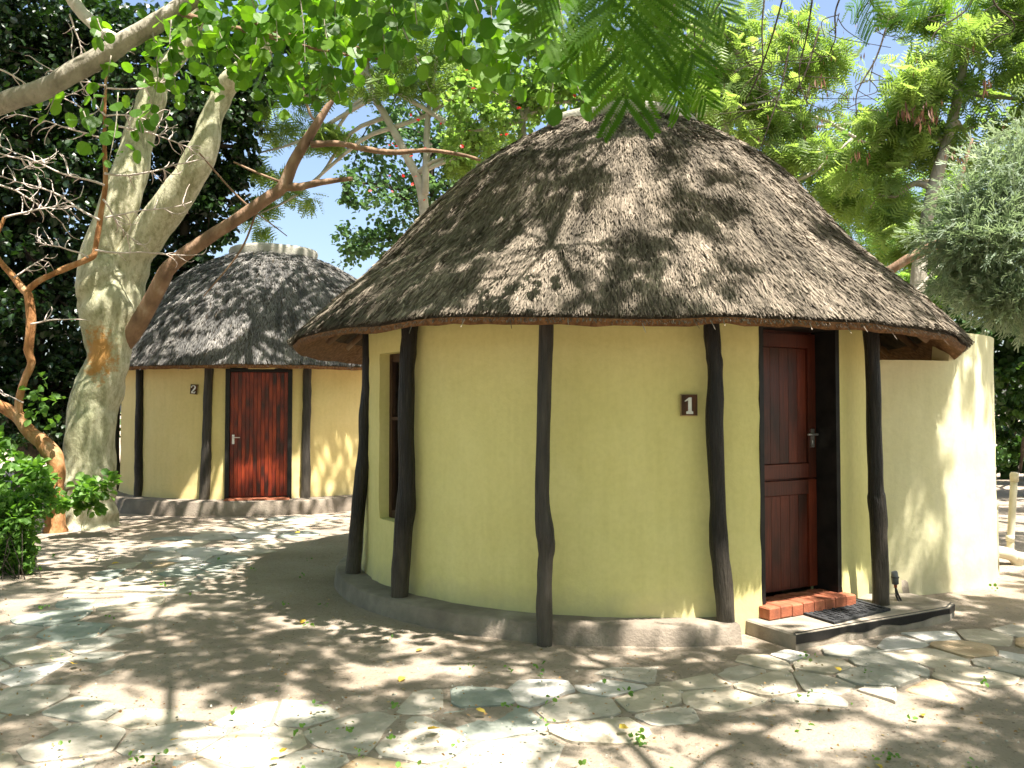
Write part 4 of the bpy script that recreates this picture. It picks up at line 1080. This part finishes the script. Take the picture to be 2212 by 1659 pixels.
for (u, v, ang, L, w, kids) in ((228, 270, .12, 210, 5, 22), (230, 250, -.1, 120, 4, 8), (226, 375, .12, 230, 5, 12), (222, 430, .9, 120, 4, 8), (228, 470, -.2, 190, 4, 7), (205, 540, .15, 230, 4, 6), (190, 556, -2.6, 120, 4, 9),
        (215, 475, 3.6, 260, 5, 18), (225, 400, 3.5, 240, 5, 14), (228, 300, 3.4, 200, 4, 10), (228, 250, 3.9, 170, 4, 8), (230, 190, .1, 150, 4, 9), (230, 185, 3.3, 160, 4, 8), (10, 470, -.3, 170, 5, 12), (0, 400, .3, 160, 4, 10), (-10, 330, .2, 130, 4, 8), (30, 600, -.6, 90, 4, 6),
        (66, 700, -.15, 130, 4, 2), (60, 180, .5, 150, 4, 8), (0, 150, .4, 130, 4, 6), (230, 130, -.4, 120, 4, 6), (150, 30, 1.2, 130, 4, 6), (50, 870, 3.6, 60, 3, 2)):
    twig_family(u, v, ang, L, SD - rng.uniform(.1, .5), w, kids)
tag(tubes_obj('bare_twigs', tw, M['twig'], st), kind='stuff')
# sucker shoots with pale leaves on the same tree
lp_pos = []
for (u, v, su, sv, n) in ((78, 850, 22, 25, 16), (75, 890, 22, 14, 14), (125, 860, 18, 10, 7), (90, 810, 14, 10, 6), (110, 915, 20, 6, 5), (220, 330, 40, 40, 10), (190, 250, 50, 60, 10), (330, 250, 30, 25, 6)):
    for q in range(n): lp_pos.append(W(u + rng.normal(0, su * .6), v + rng.normal(0, sv * .6), SD - rng.uniform(0, .4)))
lp_pos = np.array([tuple(p) for p in lp_pos]); x, z = leaf_dirs(rng.normal(size=lp_pos.shape), rng, .1, .8)
leaf_obj('leaves', [scatter(T_OV, lp_pos, x, z, rng.uniform(.07, .12, len(lp_pos)), rng)], M['leaf_shrub'], st)

# ---- round leaved tree leaning in from the left
rt = empty('leaning_tree', (-9.2, 6.0, 0))
tag(rt, 'round leaved tree with a thick grey bough crossing the top left corner', 'tree')
LD = 7.0
b0 = W(-120, 262, LD)
V, F = tube([(-9.2, 6.0, -.1), (-9.0, 6.1, 1.2), (-8.1, 6.4, 2.7), (-6.6, 6.8, 3.7), tuple(b0)], [.26, .20, .16, .13, .10], 14, 40, .1, 3)
mesh_np('trunk', V, fixtri(F), M['greybark'], rt, True)
V, F = pxtube([(-130, 265, LD, 50), (-7, 226, LD, 46), (91, 193, LD, 42), (164, 153, LD, 42), (235, 112, LD, 44), (262, 95, LD, 41), (328, 55, LD, 41), (412, 4, LD, 36), (470, -34, LD, 32), (620, -140, LD - .2, 24)], 16, 70, .12, 8)
mesh_np('bough', V, fixtri(F), M['greybark'], rt, True)
for s, mt in (([(130, -40, LD + .5, 28), (165, 10, LD + .4, 27), (204, 55, LD + .2, 26), (240, 80, LD, 26), (262, 95, LD, 24)], 'palebark'), ([(386, 25, LD, 14), (420, 38, LD - .1, 13), (485, 55, LD - .2, 12), (576, 77, LD - .3, 10), (649, 98, LD - .4, 8), (777, 124, LD - .5, 5), (840, 128, LD - .5, 3)], 'brownbark'),
              ([(500, 30, LD - .1, 9), (560, 55, LD - .2, 9), (610, 72, LD - .3, 8), (700, 92, LD - .3, 6), (790, 105, LD - .3, 4)], 'brownbark'), ([(1185, -40, 5.2, 7), (1220, 20, 5.2, 6), (1260, 60, 5.2, 4), (1290, 130, 5.2, 3)], 'brownbark')):
    V, F = pxtube(s, 10, 30, .12, 9); mesh_np('branch', V, fixtri(F), M[mt], rt, True)
# leaves: strings hanging from the boughs
strings = []
for (u0, v0, u1, v1, n, dep) in ((430, -60, 470, 120, 26, 6.6), (520, -60, 540, 150, 30, 6.5), (590, -60, 600, 130, 30, 6.4), (640, -60, 660, 160, 30, 6.3), (700, -60, 720, 150, 30, 6.2), (740, -60, 760, 130, 26, 6.2), (790, -60, 800, 100, 22, 6.0), (560, 60, 640, 210, 22, 6.4), (690, 90, 735, 215, 16, 6.2), (470, 60, 520, 130, 18, 6.5),
        (850, -50, 860, 70, 16, 5.6), (900, -50, 905, 80, 16, 5.4), (940, -50, 960, 110, 18, 5.3), (985, -50, 1000, 130, 18, 5.2), (1010, -40, 1050, 205, 18, 5.1), (1060, -40, 1075, 150, 18, 5.0), (1110, -40, 1120, 90, 16, 5.0), (1080, 90, 1110, 200, 12, 5.0), (1150, -40, 1160, 120, 14, 5.0), (1200, -40, 1215, 160, 16, 5.0), (1240, 60, 1265, 230, 16, 5.0), (1290, 60, 1310, 170, 10, 5.1), (1180, 100, 1185, 235, 8, 5.0),
        (370, 40, 380, 190, 20, 6.9), (330, 70, 320, 260, 16, 6.9), (240, 120, 215, 240, 10, 6.9), (210, 40, 230, 80, 8, 6.8), (120, 200, 100, 250, 8, 7.0), (255, 200, 235, 350, 10, 6.9), (300, 260, 310, 320, 5, 6.9), (420, 40, 440, 200, 16, 6.8), (180, 240, 190, 270, 4, 6.9), (870, 60, 930, 200, 8, 5.5), (820, 40, 830, 140, 12, 5.8)):
    strings.append((u0, v0, u1, v1, n, dep))
RMESH = []
for k in range(4):
    Vt, Ft = t_round(); rr = np.random.default_rng(60 + k)
    Vt = Vt.copy(); Vt[:, 1] *= rr.uniform(.85, 1.05); Vt[:, 2] += .10 * (Vt[:, 0] - .5)**2 * rr.choice([-1, 1]) + Vt[:, 1]**2 * rr.uniform(-.3, .5)
    RMESH.append((mesh_np('leaf', Vt, fixtri(Ft), M['leaf_round'], rnd=np.full(len(Vt), [.1, .4, .7, .95][k]), link=False)))
cand = []; tw = []
for (u0, v0, u1, v1, n, dep) in strings:
    um, vm = (u0 + u1) / 2 + rng.normal(0, 12), (v0 + v1) / 2
    tw.append(pxtube([(u0, v0, dep, 3.2), (um, vm, dep, 2.6), (u1, v1, dep, 1.5)], 4, 14, 0))
    for k in range(n):
        t = (k + rng.random()) / n; cu = (1 - t)**2 * u0 + 2 * t * (1 - t) * um + t * t * u1; cv = (1 - t)**2 * v0 + 2 * t * (1 - t) * vm + t * t * v1
        p = W(cu + rng.normal(0, 16), cv + rng.normal(0, 9), dep + rng.normal(0, .16))
        cand.append((np.array(p), rng.uniform(.085, .13)))
tag(tubes_obj('twigs', tw, M['greybark'], rt), kind='stuff')
cand.sort(key=lambda c: -c[1] / c[0][1])
cand_out = [c for c in cand if c[0][2] > visible_top(c[0][1]) + .05]; cand_in = [c for c in cand if c[0][2] <= visible_top(c[0][1]) + .05]
def leaf_part(name, me, p, X, Z, s, parent):
    X = Vector(X).normalized(); Z = Vector(Z); Z = (Z - X * Z.dot(X)).normalized(); Y = Z.cross(X)
    o = bpy.data.objects.new(name, me); COL.objects.link(o); o.parent = parent
    o.matrix_local = Matrix.Translation(Vector(p) - parent.location) @ Matrix((X, Y, Z)).transposed().to_4x4() @ Matrix.Scale(s, 4)
for k, (p, s) in enumerate(cand_in[:295]):
    leaf_part('leaf', RMESH[k % 4], p, (rng.normal(0, .6), rng.normal(0, .5), -.8), (rng.normal(0, .5), -.7 + rng.normal(0, .5), .6), s, rt)
rest = cand_in[295:] + cand_out
extra = []
for (u, v, su, sv, n, dep) in ((620, 40, 110, 50, 220, 6.9), (480, 70, 60, 40, 70, 7.2), (760, 70, 70, 50, 70, 6.8), (560, 150, 60, 30, 60, 7.3), (950, 20, 90, 30, 40, 6.2), (1130, 40, 70, 50, 50, 5.8), (330, 130, 40, 50, 30, 7.4), (640, 190, 60, 30, 30, 7.2), (430, 20, 70, 30, 60, 7.5)):
    for q in range(n): extra.append((np.array(W(u + rng.normal(0, su), v + rng.normal(0, sv), dep + rng.normal(0, .35))), rng.uniform(.08, .12)))
rp = np.array([c[0] for c in rest + extra]); x = rng.normal(0, .6, rp.shape); x[:, 2] -= .7; z = rng.normal(0, .5, rp.shape); z += np.array([0, -.5, .7])
tag(leaf_obj('leaves', [scatter(T_RD, rp, x, z, np.array([c[1] for c in rest + extra]), rng)], M['leaf_round'], rt), kind='stuff')

# ---- background trees
def bg_tree(name, label, base, trunk_pts, blobs, template, size, leafmat, barkmat, droop=.3, r=.14, group='trees behind the huts', nb=3, seed=1, out=.6, sub=(.20, .36), mul=1.0):
    """trunk through trunk_pts (world), crown made of leafy blobs (centre, radius, count)"""
    rg = np.random.default_rng(seed)
    t = empty(name, base); tag(t, label, 'tree', group)
    P = [np.array(p, float) for p in trunk_pts]
    V, F = tube(P, np.linspace(r, r * .35, len(P)), 10, 6 * len(P), .1, seed); mesh_np('trunk', V, fixtri(F), M[barkmat], t, True)
    packs = []; br = []
    C = spline(np.array(P), 20)
    for c, rad, n in blobs:
        n = int(n * mul)
        c = np.array(c, float); rad = np.array(rad, float) * np.ones(3)
        # sub-clumps give light and dark lumps and gaps
        m = max(3, int(n / 45)); cc, dd = blob(c, rad, m, rg, .45)
        h = C[np.argmin(np.linalg.norm(C[6:] - c, axis=1)) + 6]
        br.append(limb(h, c, r * .38, r * .12, rg, 6, .1, 10))
        for q in range(m):
            if q % nb == 0: br.append(limb(c, cc[q], r * .13, r * .04, rg, 4, .12, 7))
            k = max(4, int(n / m)); sr = rad.mean() * rg.uniform(*sub)
            pos, dq = blob(cc[q], (sr, sr, sr * .62), k, rg, .6)
            x, z = leaf_dirs(dq * .7 + dd[q] * .5, rg, droop, out)
            packs.append(scatter(template, pos, x, z, rg.uniform(size[0], size[1], k), rg, np.clip(rg.normal(.5, .22) + rg.normal(0, .15, k), 0, 1)))
    leaf_obj('crown', packs, M[leafmat], t)
    tag(tubes_obj('small_branches', br, M[barkmat], t), kind='stuff')
    return t, C
def wv(u, v, d): return tuple(W(u, v, d))
def bl(u, v, d, ru, rv, n, rd=None): return (wv(u, v, d), (ru / FPX * d, (rd if rd else min(ru, rv) * 1.1) / FPX * d, rv / FPX * d), n)
def vtrunk(u, v0, v1, d, lean=0):
    a, b = W(u, v0, d), W(u + lean, v1, d); return [(a.x, a.y, -.1), (a.x + .05, a.y, .8), ((a.x + b.x) / 2 + .15, a.y, (.4 + b.z) / 2), (b.x, b.y, b.z)]
b = W(60, 900, 17)
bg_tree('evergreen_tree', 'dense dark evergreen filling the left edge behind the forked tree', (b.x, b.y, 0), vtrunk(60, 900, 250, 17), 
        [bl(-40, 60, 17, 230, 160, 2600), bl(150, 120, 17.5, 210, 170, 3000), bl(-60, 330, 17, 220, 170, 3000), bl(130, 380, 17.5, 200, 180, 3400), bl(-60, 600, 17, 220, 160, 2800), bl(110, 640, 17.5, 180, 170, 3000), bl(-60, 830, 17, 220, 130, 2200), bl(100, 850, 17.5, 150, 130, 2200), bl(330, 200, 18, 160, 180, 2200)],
        T_OV, (.11, .19), 'leaf_shade_dark', 'darkbark', .35, .30, seed=11, mul=1.5)
b = W(400, 900, 19.5)
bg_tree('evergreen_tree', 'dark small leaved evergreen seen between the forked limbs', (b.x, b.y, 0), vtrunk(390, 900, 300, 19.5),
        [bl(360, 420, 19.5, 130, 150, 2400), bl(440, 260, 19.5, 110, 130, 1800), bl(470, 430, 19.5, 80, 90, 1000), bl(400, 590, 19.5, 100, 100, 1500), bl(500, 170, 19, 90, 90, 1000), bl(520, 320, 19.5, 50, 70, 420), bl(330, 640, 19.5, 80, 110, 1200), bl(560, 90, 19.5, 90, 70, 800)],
        T_OV, (.12, .19), 'leaf_shade_dark', 'darkbark', .45, .24, seed=12, mul=1.4)
b = W(930, 900, 24)
bg_tree('small_leaved_tree', 'dark blue green small leaved tree behind the gap between the huts', (b.x, b.y, 0), vtrunk(930, 900, 300, 24),
        [bl(860, 430, 24, 120, 90, 1500), bl(790, 520, 24, 70, 60, 700), bl(940, 330, 24, 120, 90, 1300), bl(780, 300, 24, 100, 80, 700), bl(870, 200, 24, 110, 80, 700), bl(1010, 420, 24, 80, 60, 700), bl(740, 400, 24, 40, 50, 200)],
        T_OV, (.11, .18), 'leaf_mid', 'darkbark', .3, .2, seed=13, sub=(.3, .6), mul=1.0)
# pale slanting stems between the huts
b = W(925, 900, 20)
t, C = bg_tree('pale_stemmed_tree', 'feathery tree with pale slanting stems above the left of the big roof', (b.x, b.y, 0),
        [wv(930, 960, 20), wv(925, 700, 20), wv(915, 440, 20), wv(880, 340, 20), wv(838, 260, 20), wv(800, 190, 20), wv(790, 100, 20)],
        [bl(780, 120, 20, 130, 110, 520), bl(900, 130, 20, 120, 100, 520), bl(1010, 190, 20, 120, 100, 560), bl(690, 130, 20.5, 110, 100, 320), bl(1080, 320, 20, 90, 60, 360), bl(990, 330, 20, 60, 60, 160), bl(600, 220, 20.5, 90, 80, 260), bl(560, 330, 20.5, 70, 60, 170), bl(700, 300, 20.5, 70, 60, 200), bl(620, 420, 21, 70, 40, 90), bl(540, 470, 21, 50, 40, 70), bl(880, 30, 20, 150, 70, 420)],
        T_FR5, (.28, .46), 'leaf_feather', 'palebark', .5, .16, seed=14, sub=(.34, .66), mul=.95)
for s in ([(918, 420, 19.9, 16), (921, 330, 19.9, 14), (925, 246, 19.9, 12), (940, 150, 19.9, 9), (960, 40, 19.9, 6)], [(1040, 362, 19.8, 12), (980, 281, 19.8, 12), (920, 236, 19.8, 11), (822, 180, 19.8, 8), (780, 150, 19.8, 5)], [(1040, 362, 19.8, 12), (1075, 460, 19.8, 13), (1090, 700, 19.8, 15), (1092, 960, 19.8, 18)]):
    V, F = pxtube(s, 8, 24, .1, 4); mesh_np('stem', V, fixtri(F), M['palebark'], t, True)
b = W(1130, 900, 18)
t, C = bg_tree('flowering_tree', 'bright green tree dotted with red flowers left of the roof cap', (b.x, b.y, 0), vtrunk(1130, 900, 260, 18),
        [bl(1100, 220, 18, 110, 80, 1000), bl(1200, 170, 18, 100, 80, 900), bl(1010, 280, 18.3, 80, 70, 500), bl(1150, 90, 18.3, 120, 80, 800), bl(1290, 200, 18, 80, 60, 600), bl(1330, 110, 18.5, 100, 90, 700)],
        T_OV, (.10, .17), 'leaf_far', 'greybark', .3, .16, seed=15, sub=(.3, .6), mul=1.0)
fp = np.array([wv(1000 + rng.random() * 330, 120 + rng.random() * 200, 17.0 + rng.random()) for k in range(40)] + [wv(780 + rng.random() * 240, 250 + rng.random() * 190, 19.0) for k in range(16)])
x, z = leaf_dirs(rng.normal(size=fp.shape), rng, 0, 1)
tag(leaf_obj('flowers', [scatter(T_OV, fp, x, z, rng.uniform(.06, .11, len(fp)), rng)], M['flower'], t), kind='stuff')
b = W(1560, 900, 17)
t, C = bg_tree('feathery_tree', 'tall lime green feathery tree rising behind the right of the big roof', (b.x, b.y, 0), [wv(1600, 960, 17), wv(1590, 600, 17), wv(1560, 350, 17), wv(1600, 120, 17)],
        [bl(1500, 120, 17, 130, 110, 480), bl(1640, 100, 17, 140, 110, 560), bl(1560, 260, 17, 110, 90, 440), bl(1700, 250, 17, 120, 90, 480), bl(1780, 330, 17, 110, 80, 400), bl(1420, 40, 17.5, 110, 80, 320), bl(1650, 340, 17.2, 100, 60, 300), bl(1750, 120, 17, 90, 80, 260), bl(1820, 450, 17.2, 80, 70, 240)],
        T_FR5, (.25, .44), 'leaf_feather', 'palebark', .55, .18, seed=16, sub=(.34, .66), mul=.95)
pp = np.array([wv(1480 + rng.random() * 420, 40 + rng.random() * 360, 16.0 + rng.random() * 1.4) for k in range(220)]); x = rng.normal(0, .12, pp.shape); x[:, 2] -= 1; z = rng.normal(size=pp.shape)
tag(leaf_obj('seed_pods', [scatter(t_diamond(.10), pp, x, z, rng.uniform(.10, .17, len(pp)), rng)], M['pod'], t), kind='stuff')
for s in ([(1505, 250, 16.5, 10), (1570, 235, 16.5, 9), (1640, 222, 16.5, 6), (1690, 215, 16.5, 4)], [(1900, 430, 16.4, 5), (1960, 400, 16.4, 7), (2010, 395, 16.4, 9), (1990, 470, 16.4, 9)], [(1690, 400, 16.8, 9), (1760, 370, 16.8, 8), (1840, 300, 16.8, 6)]):
    V, F = pxtube(s, 7, 20, .1, 4); mesh_np('stem', V, fixtri(F), M['palebark'], t, True)
b = W(2020, 900, 15)
t, C = bg_tree('feathery_tree', 'yellow green feathery tree with brown pod clusters in the top right', (b.x, b.y, 0), [wv(1990, 960, 15), wv(1980, 700, 15), wv(2000, 480, 15), wv(2060, 250, 15), wv(2090, 100, 15)],
        [bl(2100, 110, 15, 140, 110, 560), bl(1970, 180, 15, 110, 90, 400), bl(2080, 280, 15, 140, 90, 520), bl(2220, 220, 15, 120, 120, 420), bl(1940, 300, 15.3, 100, 70, 280), bl(1900, 420, 15.4, 100, 80, 300), bl(2190, 20, 15, 140, 80, 360), bl(2000, 60, 15.3, 80, 60, 160), bl(1960, 520, 15.3, 70, 60, 200)],
        T_FR5, (.25, .42), 'leaf_feather', 'greybark', .55, .18, seed=17, sub=(.34, .66), mul=.95)
pc = []
for (u, v, n) in ((1955, 235, 18), (2000, 250, 22), (2010, 225, 14), (1985, 140, 10), (1850, 330, 10), (2130, 180, 10), (2090, 90, 8), (1760, 170, 8), (2190, 260, 10), (2060, 330, 10)):
    for q in range(n): pc.append(wv(u + rng.normal(0, 13), v + rng.normal(0, 8), 14.2 + rng.normal(0, .1)))
pc = np.array(pc); x = rng.normal(0, .2, pc.shape); x[:, 2] -= 1; z = rng.normal(size=pc.shape)
tag(leaf_obj('seed_pods', [scatter(t_diamond(.11), pc, x, z, rng.uniform(.14, .22, len(pc)), rng)], M['pod'], t), kind='stuff')
V, F = pxtube([(2100, 800, 13, 24), (2085, 600, 13, 24), (2060, 470, 13, 20), (2040, 520, 13.0, 20), (1990, 545, 13.1, 22), (1950, 566, 13.2, 20), (1900, 600, 13.4, 24)][3:], 10, 24, .12, 4); mesh_np('side_branch', V, fixtri(F), M['brownbark'], t, True)
V, F = pxtube([(2040, 520, 13.0, 20), (2060, 460, 13.0, 14), (2075, 390, 13, 10), (2100, 300, 13, 6)], 8, 20, .12, 4); mesh_np('side_branch', V, fixtri(F), M['brownbark'], t, True)
V, F = pxtube([(1970, 640, 12.6, 8), (2030, 575, 12.6, 7), (2090, 520, 12.6, 5)], 7, 12, .08, 4); mesh_np('side_branch', V, fixtri(F), M['palebark'], t, True)
# grey green needle leaved tree at the right edge
b = W(2330, 900, 11.3)
bg_tree('needle_leaved_tree', 'grey green needle leaved tree drooping over the right edge', (b.x, b.y, 0), vtrunk(2330, 900, 330, 11.3, -60),
        [bl(2180, 420, 11.2, 120, 90, 1000), bl(2110, 500, 11.2, 100, 80, 900), bl(2200, 560, 11, 120, 90, 1200), bl(2100, 610, 11.2, 70, 50, 450), bl(2210, 660, 11, 90, 50, 700), bl(2260, 330, 11.4, 100, 80, 600), bl(2050, 540, 11.4, 70, 60, 360)],
        T_ND, (.22, .36), 'leaf_grey', 'greybark', .35, .10, seed=18, out=1.2, sub=(.5, .95), mul=1.15)
b = W(2230, 900, 15.5)
bg_tree('shady_bush', 'dark shaded bush behind the annex wall at the right edge', (b.x, b.y, 0), vtrunk(2230, 900, 650, 15.5),
        [bl(2150, 660, 15, 90, 90, 1200), bl(2260, 720, 15, 120, 120, 1700), bl(2180, 820, 15.5, 110, 90, 1500), bl(2300, 880, 15.5, 130, 90, 1300), bl(2090, 590, 15.5, 80, 70, 800), bl(2200, 920, 16, 60, 40, 300), bl(2180, 960, 18, 120, 50, 900), bl(2330, 960, 18, 120, 60, 900), bl(2200, 990, 19.5, 150, 36, 1300)],
        T_OV, (.10, .17), 'leaf_blue', 'darkbark', .3, .14, seed=19)
b = W(2000, 900, 21)
bg_tree('feathery_tree', 'green feathery tree filling the gap between roof edge and needle tree', (b.x, b.y, 0), vtrunk(2000, 900, 520, 21),
        [bl(1930, 480, 21, 110, 80, 420), bl(2040, 420, 21, 120, 90, 460), bl(2040, 600, 20, 90, 90, 460), bl(1850, 380, 21.5, 90, 70, 260), bl(2120, 560, 20, 100, 110, 460)],
        T_FR5, (.30, .48), 'leaf_far', 'darkbark', .5, .18, seed=20, sub=(.3, .6), mul=1.1)
b = W(1450, 900, 26)
bg_tree('far_tree', 'hazy green far tree showing over the roof cap', (b.x, b.y, 0), vtrunk(1450, 900, 300, 26),
        [bl(1380, 170, 26, 140, 100, 700), bl(1520, 250, 26, 140, 100, 700), bl(1250, 250, 26, 120, 90, 600), bl(1650, 200, 26, 140, 120, 500), bl(1120, 300, 27, 120, 90, 500), bl(1800, 300, 27, 140, 120, 500), bl(1950, 250, 27, 140, 140, 450), bl(1450, 60, 26, 150, 80, 380), bl(2150, 300, 27, 150, 150, 500)],
        T_DI, (.22, .38), 'leaf_far', 'greybark', .3, .22, seed=22, sub=(.35, .7), mul=.65)
# low woodland closing the horizon all round
rg = np.random.default_rng(77); packs = []
for k in range(150):
    a = k / 150 * 2 * math.pi; R = rg.uniform(40, 56); c = np.array([R * math.sin(a), 8 + R * math.cos(a), rg.uniform(1.0, 2.6)])
    pos, dq = blob(c, (2.6, 2.6, rg.uniform(1.8, 3.2)), 120, rg, .5); pos = pos[pos[:, 2] > 0]; dq = dq[:len(pos)]
    x, z = leaf_dirs(dq, rg); packs.append(scatter(T_DI, pos, x, z, rg.uniform(.5, .9, len(pos)), rg))
tag(leaf_obj('far_woodland', packs, M['leaf_blue'], None), 'low dark belt of far bushes closing the horizon', 'woodland', kind='stuff')

# ---- shrubs at the lower left
def shrub(name, label, u, v, dep, blobs, tmpl, size, mat, seed, parts=0):
    rg = np.random.default_rng(seed); g = G(u, v); t = empty(name, (g.x, g.y, 0)); tag(t, label, 'shrub', 'shrubs by the crooked tree')
    packs = []; st = []; big = []
    for (bu, bv, ru, rv, n) in blobs:
        c = np.array(W(bu, bv, dep)); rad = np.array((ru, min(ru, rv), rv)) / FPX * dep
        m = max(3, n // 14); cc, dd = blob(c, rad, m, rg, .5)
        for q in range(m):
            if q % (7 if parts else 30) == 0: st.append(limb((g.x + rg.normal(0, .12), g.y + rg.normal(0, .1), -.02), cc[q], .006, .002, rg, 4, .12, 7))
            k = max(3, n // m); pos, dq = blob(cc[q], rad * .38, k, rg, .7); x, z = leaf_dirs(dq + dd[q] * .4, rg, .1, .8)
            sz = rg.uniform(size[0], size[1], k)
            for i in range(k):
                if pos[i][2] > .01: big.append((pos[i], x[i], z[i], sz[i]))
    rg.shuffle(big)
    if parts:
        V, F = tmpl; mes = [mesh_np('leaf', V * np.array([1, rg.uniform(.85, 1.1), 1]), fixtri(F), mat, rnd=np.full(len(V), r_), link=False) for r_ in (.1, .4, .7, 1)]
        for i, (p, x, z, s) in enumerate(big[:parts]): leaf_part('leaf', mes[i % 4], p, x, z, s, t)
    r2 = big[parts:]
    if r2:
        o = leaf_obj('foliage', [scatter(tmpl, np.array([b_[0] for b_ in r2]), np.array([b_[1] for b_ in r2]), np.array([b_[2] for b_ in r2]), np.array([b_[3] for b_ in r2]), rg)], mat, t); o['kind'] = 'stuff'
    tag(tubes_obj('stems', st, M['darkbark'], t), kind='stuff')
shrub('broad_leaved_shrub', 'broad pale leaved shrub left of the crooked trunk', 40, 1120, 10.6, [(30, 1010, 60, 50, 190), (-40, 1000, 60, 70, 170), (80, 1040, 40, 40, 90), (20, 1070, 60, 40, 130), (-30, 960, 40, 30, 60)], T_OV, (.09, .15), M['leaf_shrub'], 41, 260)
shrub('broad_leaved_shrub', 'glossy leaved shrub at the foot of the forked tree', 190, 1128, 10.5, [(190, 1060, 50, 32, 130), (150, 1075, 35, 28, 60), (225, 1050, 24, 26, 40), (185, 1100, 40, 20, 60)], T_OV, (.08, .13), M['leaf_shrub'], 42, 230)
shrub('small_leaved_shrub', 'small leaved bright green shrub cut by the left edge', 20, 1250, 8.2, [(20, 1130, 70, 60, 900), (60, 1100, 40, 40, 360), (-20, 1190, 70, 55, 900), (40, 1205, 40, 50, 700), (95, 1075, 30, 26, 160), (-30, 1080, 70, 50, 460), (10, 1240, 60, 30, 500)], T_OV, (.045, .08), M['leaf_shrub'], 43)
shrub('small_leaved_shrub', 'thin pale shrub in the shade behind the crooked tree', -20, 1040, 13, [(10, 960, 60, 40, 160), (-50, 930, 60, 50, 160)], T_OV, (.07, .12), M['leaf_blue'], 44)

# ---- litter: fallen leaves, seedlings, crumbs of soil
rg = np.random.default_rng(91)
def scatter_ground(n, vlo=1130, vhi=1700):
    out = []
    while len(out) < n:
        u, v = rg.uniform(-60, 2280), rg.uniform(vlo, vhi); g = G(u, v)
        if math.hypot(g.x - C1[0], g.y - C1[1]) < R1 + .35 or math.hypot(g.x - C2[0], g.y - C2[1]) < R2 + .45 or math.hypot(g.x - CA[0], g.y - CA[1]) < RA + .05: continue
        if 1.5 < g.x < 3.5 and 5.4 < g.y < 7.1: continue
        out.append((g.x, g.y))
    return np.array(out)
def gz(x, y):
    nr = np.exp(-((x / 14)**4 + ((y - 7) / 14)**4))
    return nr * (-.045 + .034 * fbm(x * 1.1, y * 1.1, 1, 3) + .016 * fbm(x * 5, y * 5, 5, 2)) + (1 - nr) * (-.03)
def zat(x, y): return .018 if any(inpoly(x, y, P) for P in paths) else float(gz(np.array([x]), np.array([y]))[0])
LM = []
for k in range(4):
    Vt, Ft = t_oval(.3, .1 + .05 * k); Vt = Vt.copy(); Vt[:, 2] += .25 * (Vt[:, 0] - .5)**2 + .04
    LM.append(mesh_np('fallen_leaf', Vt, fixtri(Ft), M['yellow_leaf' if k < 2 else 'dry_leaf'], rnd=np.full(len(Vt), [.2, .9, .3, .8][k]), link=False))
for k, (x, y) in enumerate(scatter_ground(26)):
    o = bpy.data.objects.new('fallen_leaf', LM[k % 2]); COL.objects.link(o)
    o.location = (x, y, zat(x, y) + .004); o.rotation_euler = (rg.normal(0, .2), rg.normal(0, .2), rg.uniform(0, 6.28)); s = rg.uniform(.04, .085); o.scale = (s, s, s)
    tag(o, 'curled yellow fallen leaf lying on the ground', 'leaf', 'yellow fallen leaves')
P = scatter_ground(1100); Z = np.array([zat(x, y) for x, y in P]); pos = np.column_stack([P, Z + .004]); x, z = leaf_dirs(rg.normal(size=pos.shape), rg, 0, 1); x[:, 2] *= .2
tag(leaf_obj('leaf_litter', [scatter(T_DI, pos, x, z, rg.uniform(.010, .026, len(pos)), rg)], M['dry_leaf'], None), 'crumbs of dry leaf and twig strewn over the ground', 'litter', kind='stuff')
base = scatter_ground(70, 1200); pos = []
for bx, by in base:
    for q in range(int(rg.integers(2, 7))):
        x_, y_ = bx + rg.normal(0, .025), by + rg.normal(0, .025); pos.append((x_, y_, zat(x_, y_) + rg.uniform(.005, .035)))
pos = np.array(pos); x, z = leaf_dirs(rg.normal(size=pos.shape), rg, -.2, .8)
tag(leaf_obj('seedlings', [scatter(T_OV, pos, x, z, rg.uniform(.015, .035, len(pos)), rg)], M['leaf_shrub'], None), 'tiny green seedlings sprouting from the sand', 'seedlings', kind='stuff')
P = scatter_ground(800); cub = np.array([[-.5, -.4, -.2], [.5, -.35, -.2], [.4, .45, -.2], [-.45, .4, -.2], [-.3, -.25, .3], [.3, -.2, .35], [.25, .3, .3], [-.3, .25, .35]])
cf = np.array([[4, 5, 6, 7], [0, 1, 5, 4], [1, 2, 6, 5], [2, 3, 7, 6], [3, 0, 4, 7]])
pos = np.column_stack([P, [zat(x, y) + .002 for x, y in P]]); x = rg.normal(size=pos.shape); x[:, 2] = 0; z = np.tile([0, 0, 1.], (len(pos), 1))
tag(leaf_obj('pebbles', [scatter((cub, cf), pos, x, z, rg.uniform(.005, .016, len(pos)), rg)], STONE[1], None), 'small pebbles and soil crumbs on the sand', 'pebbles', kind='stuff')
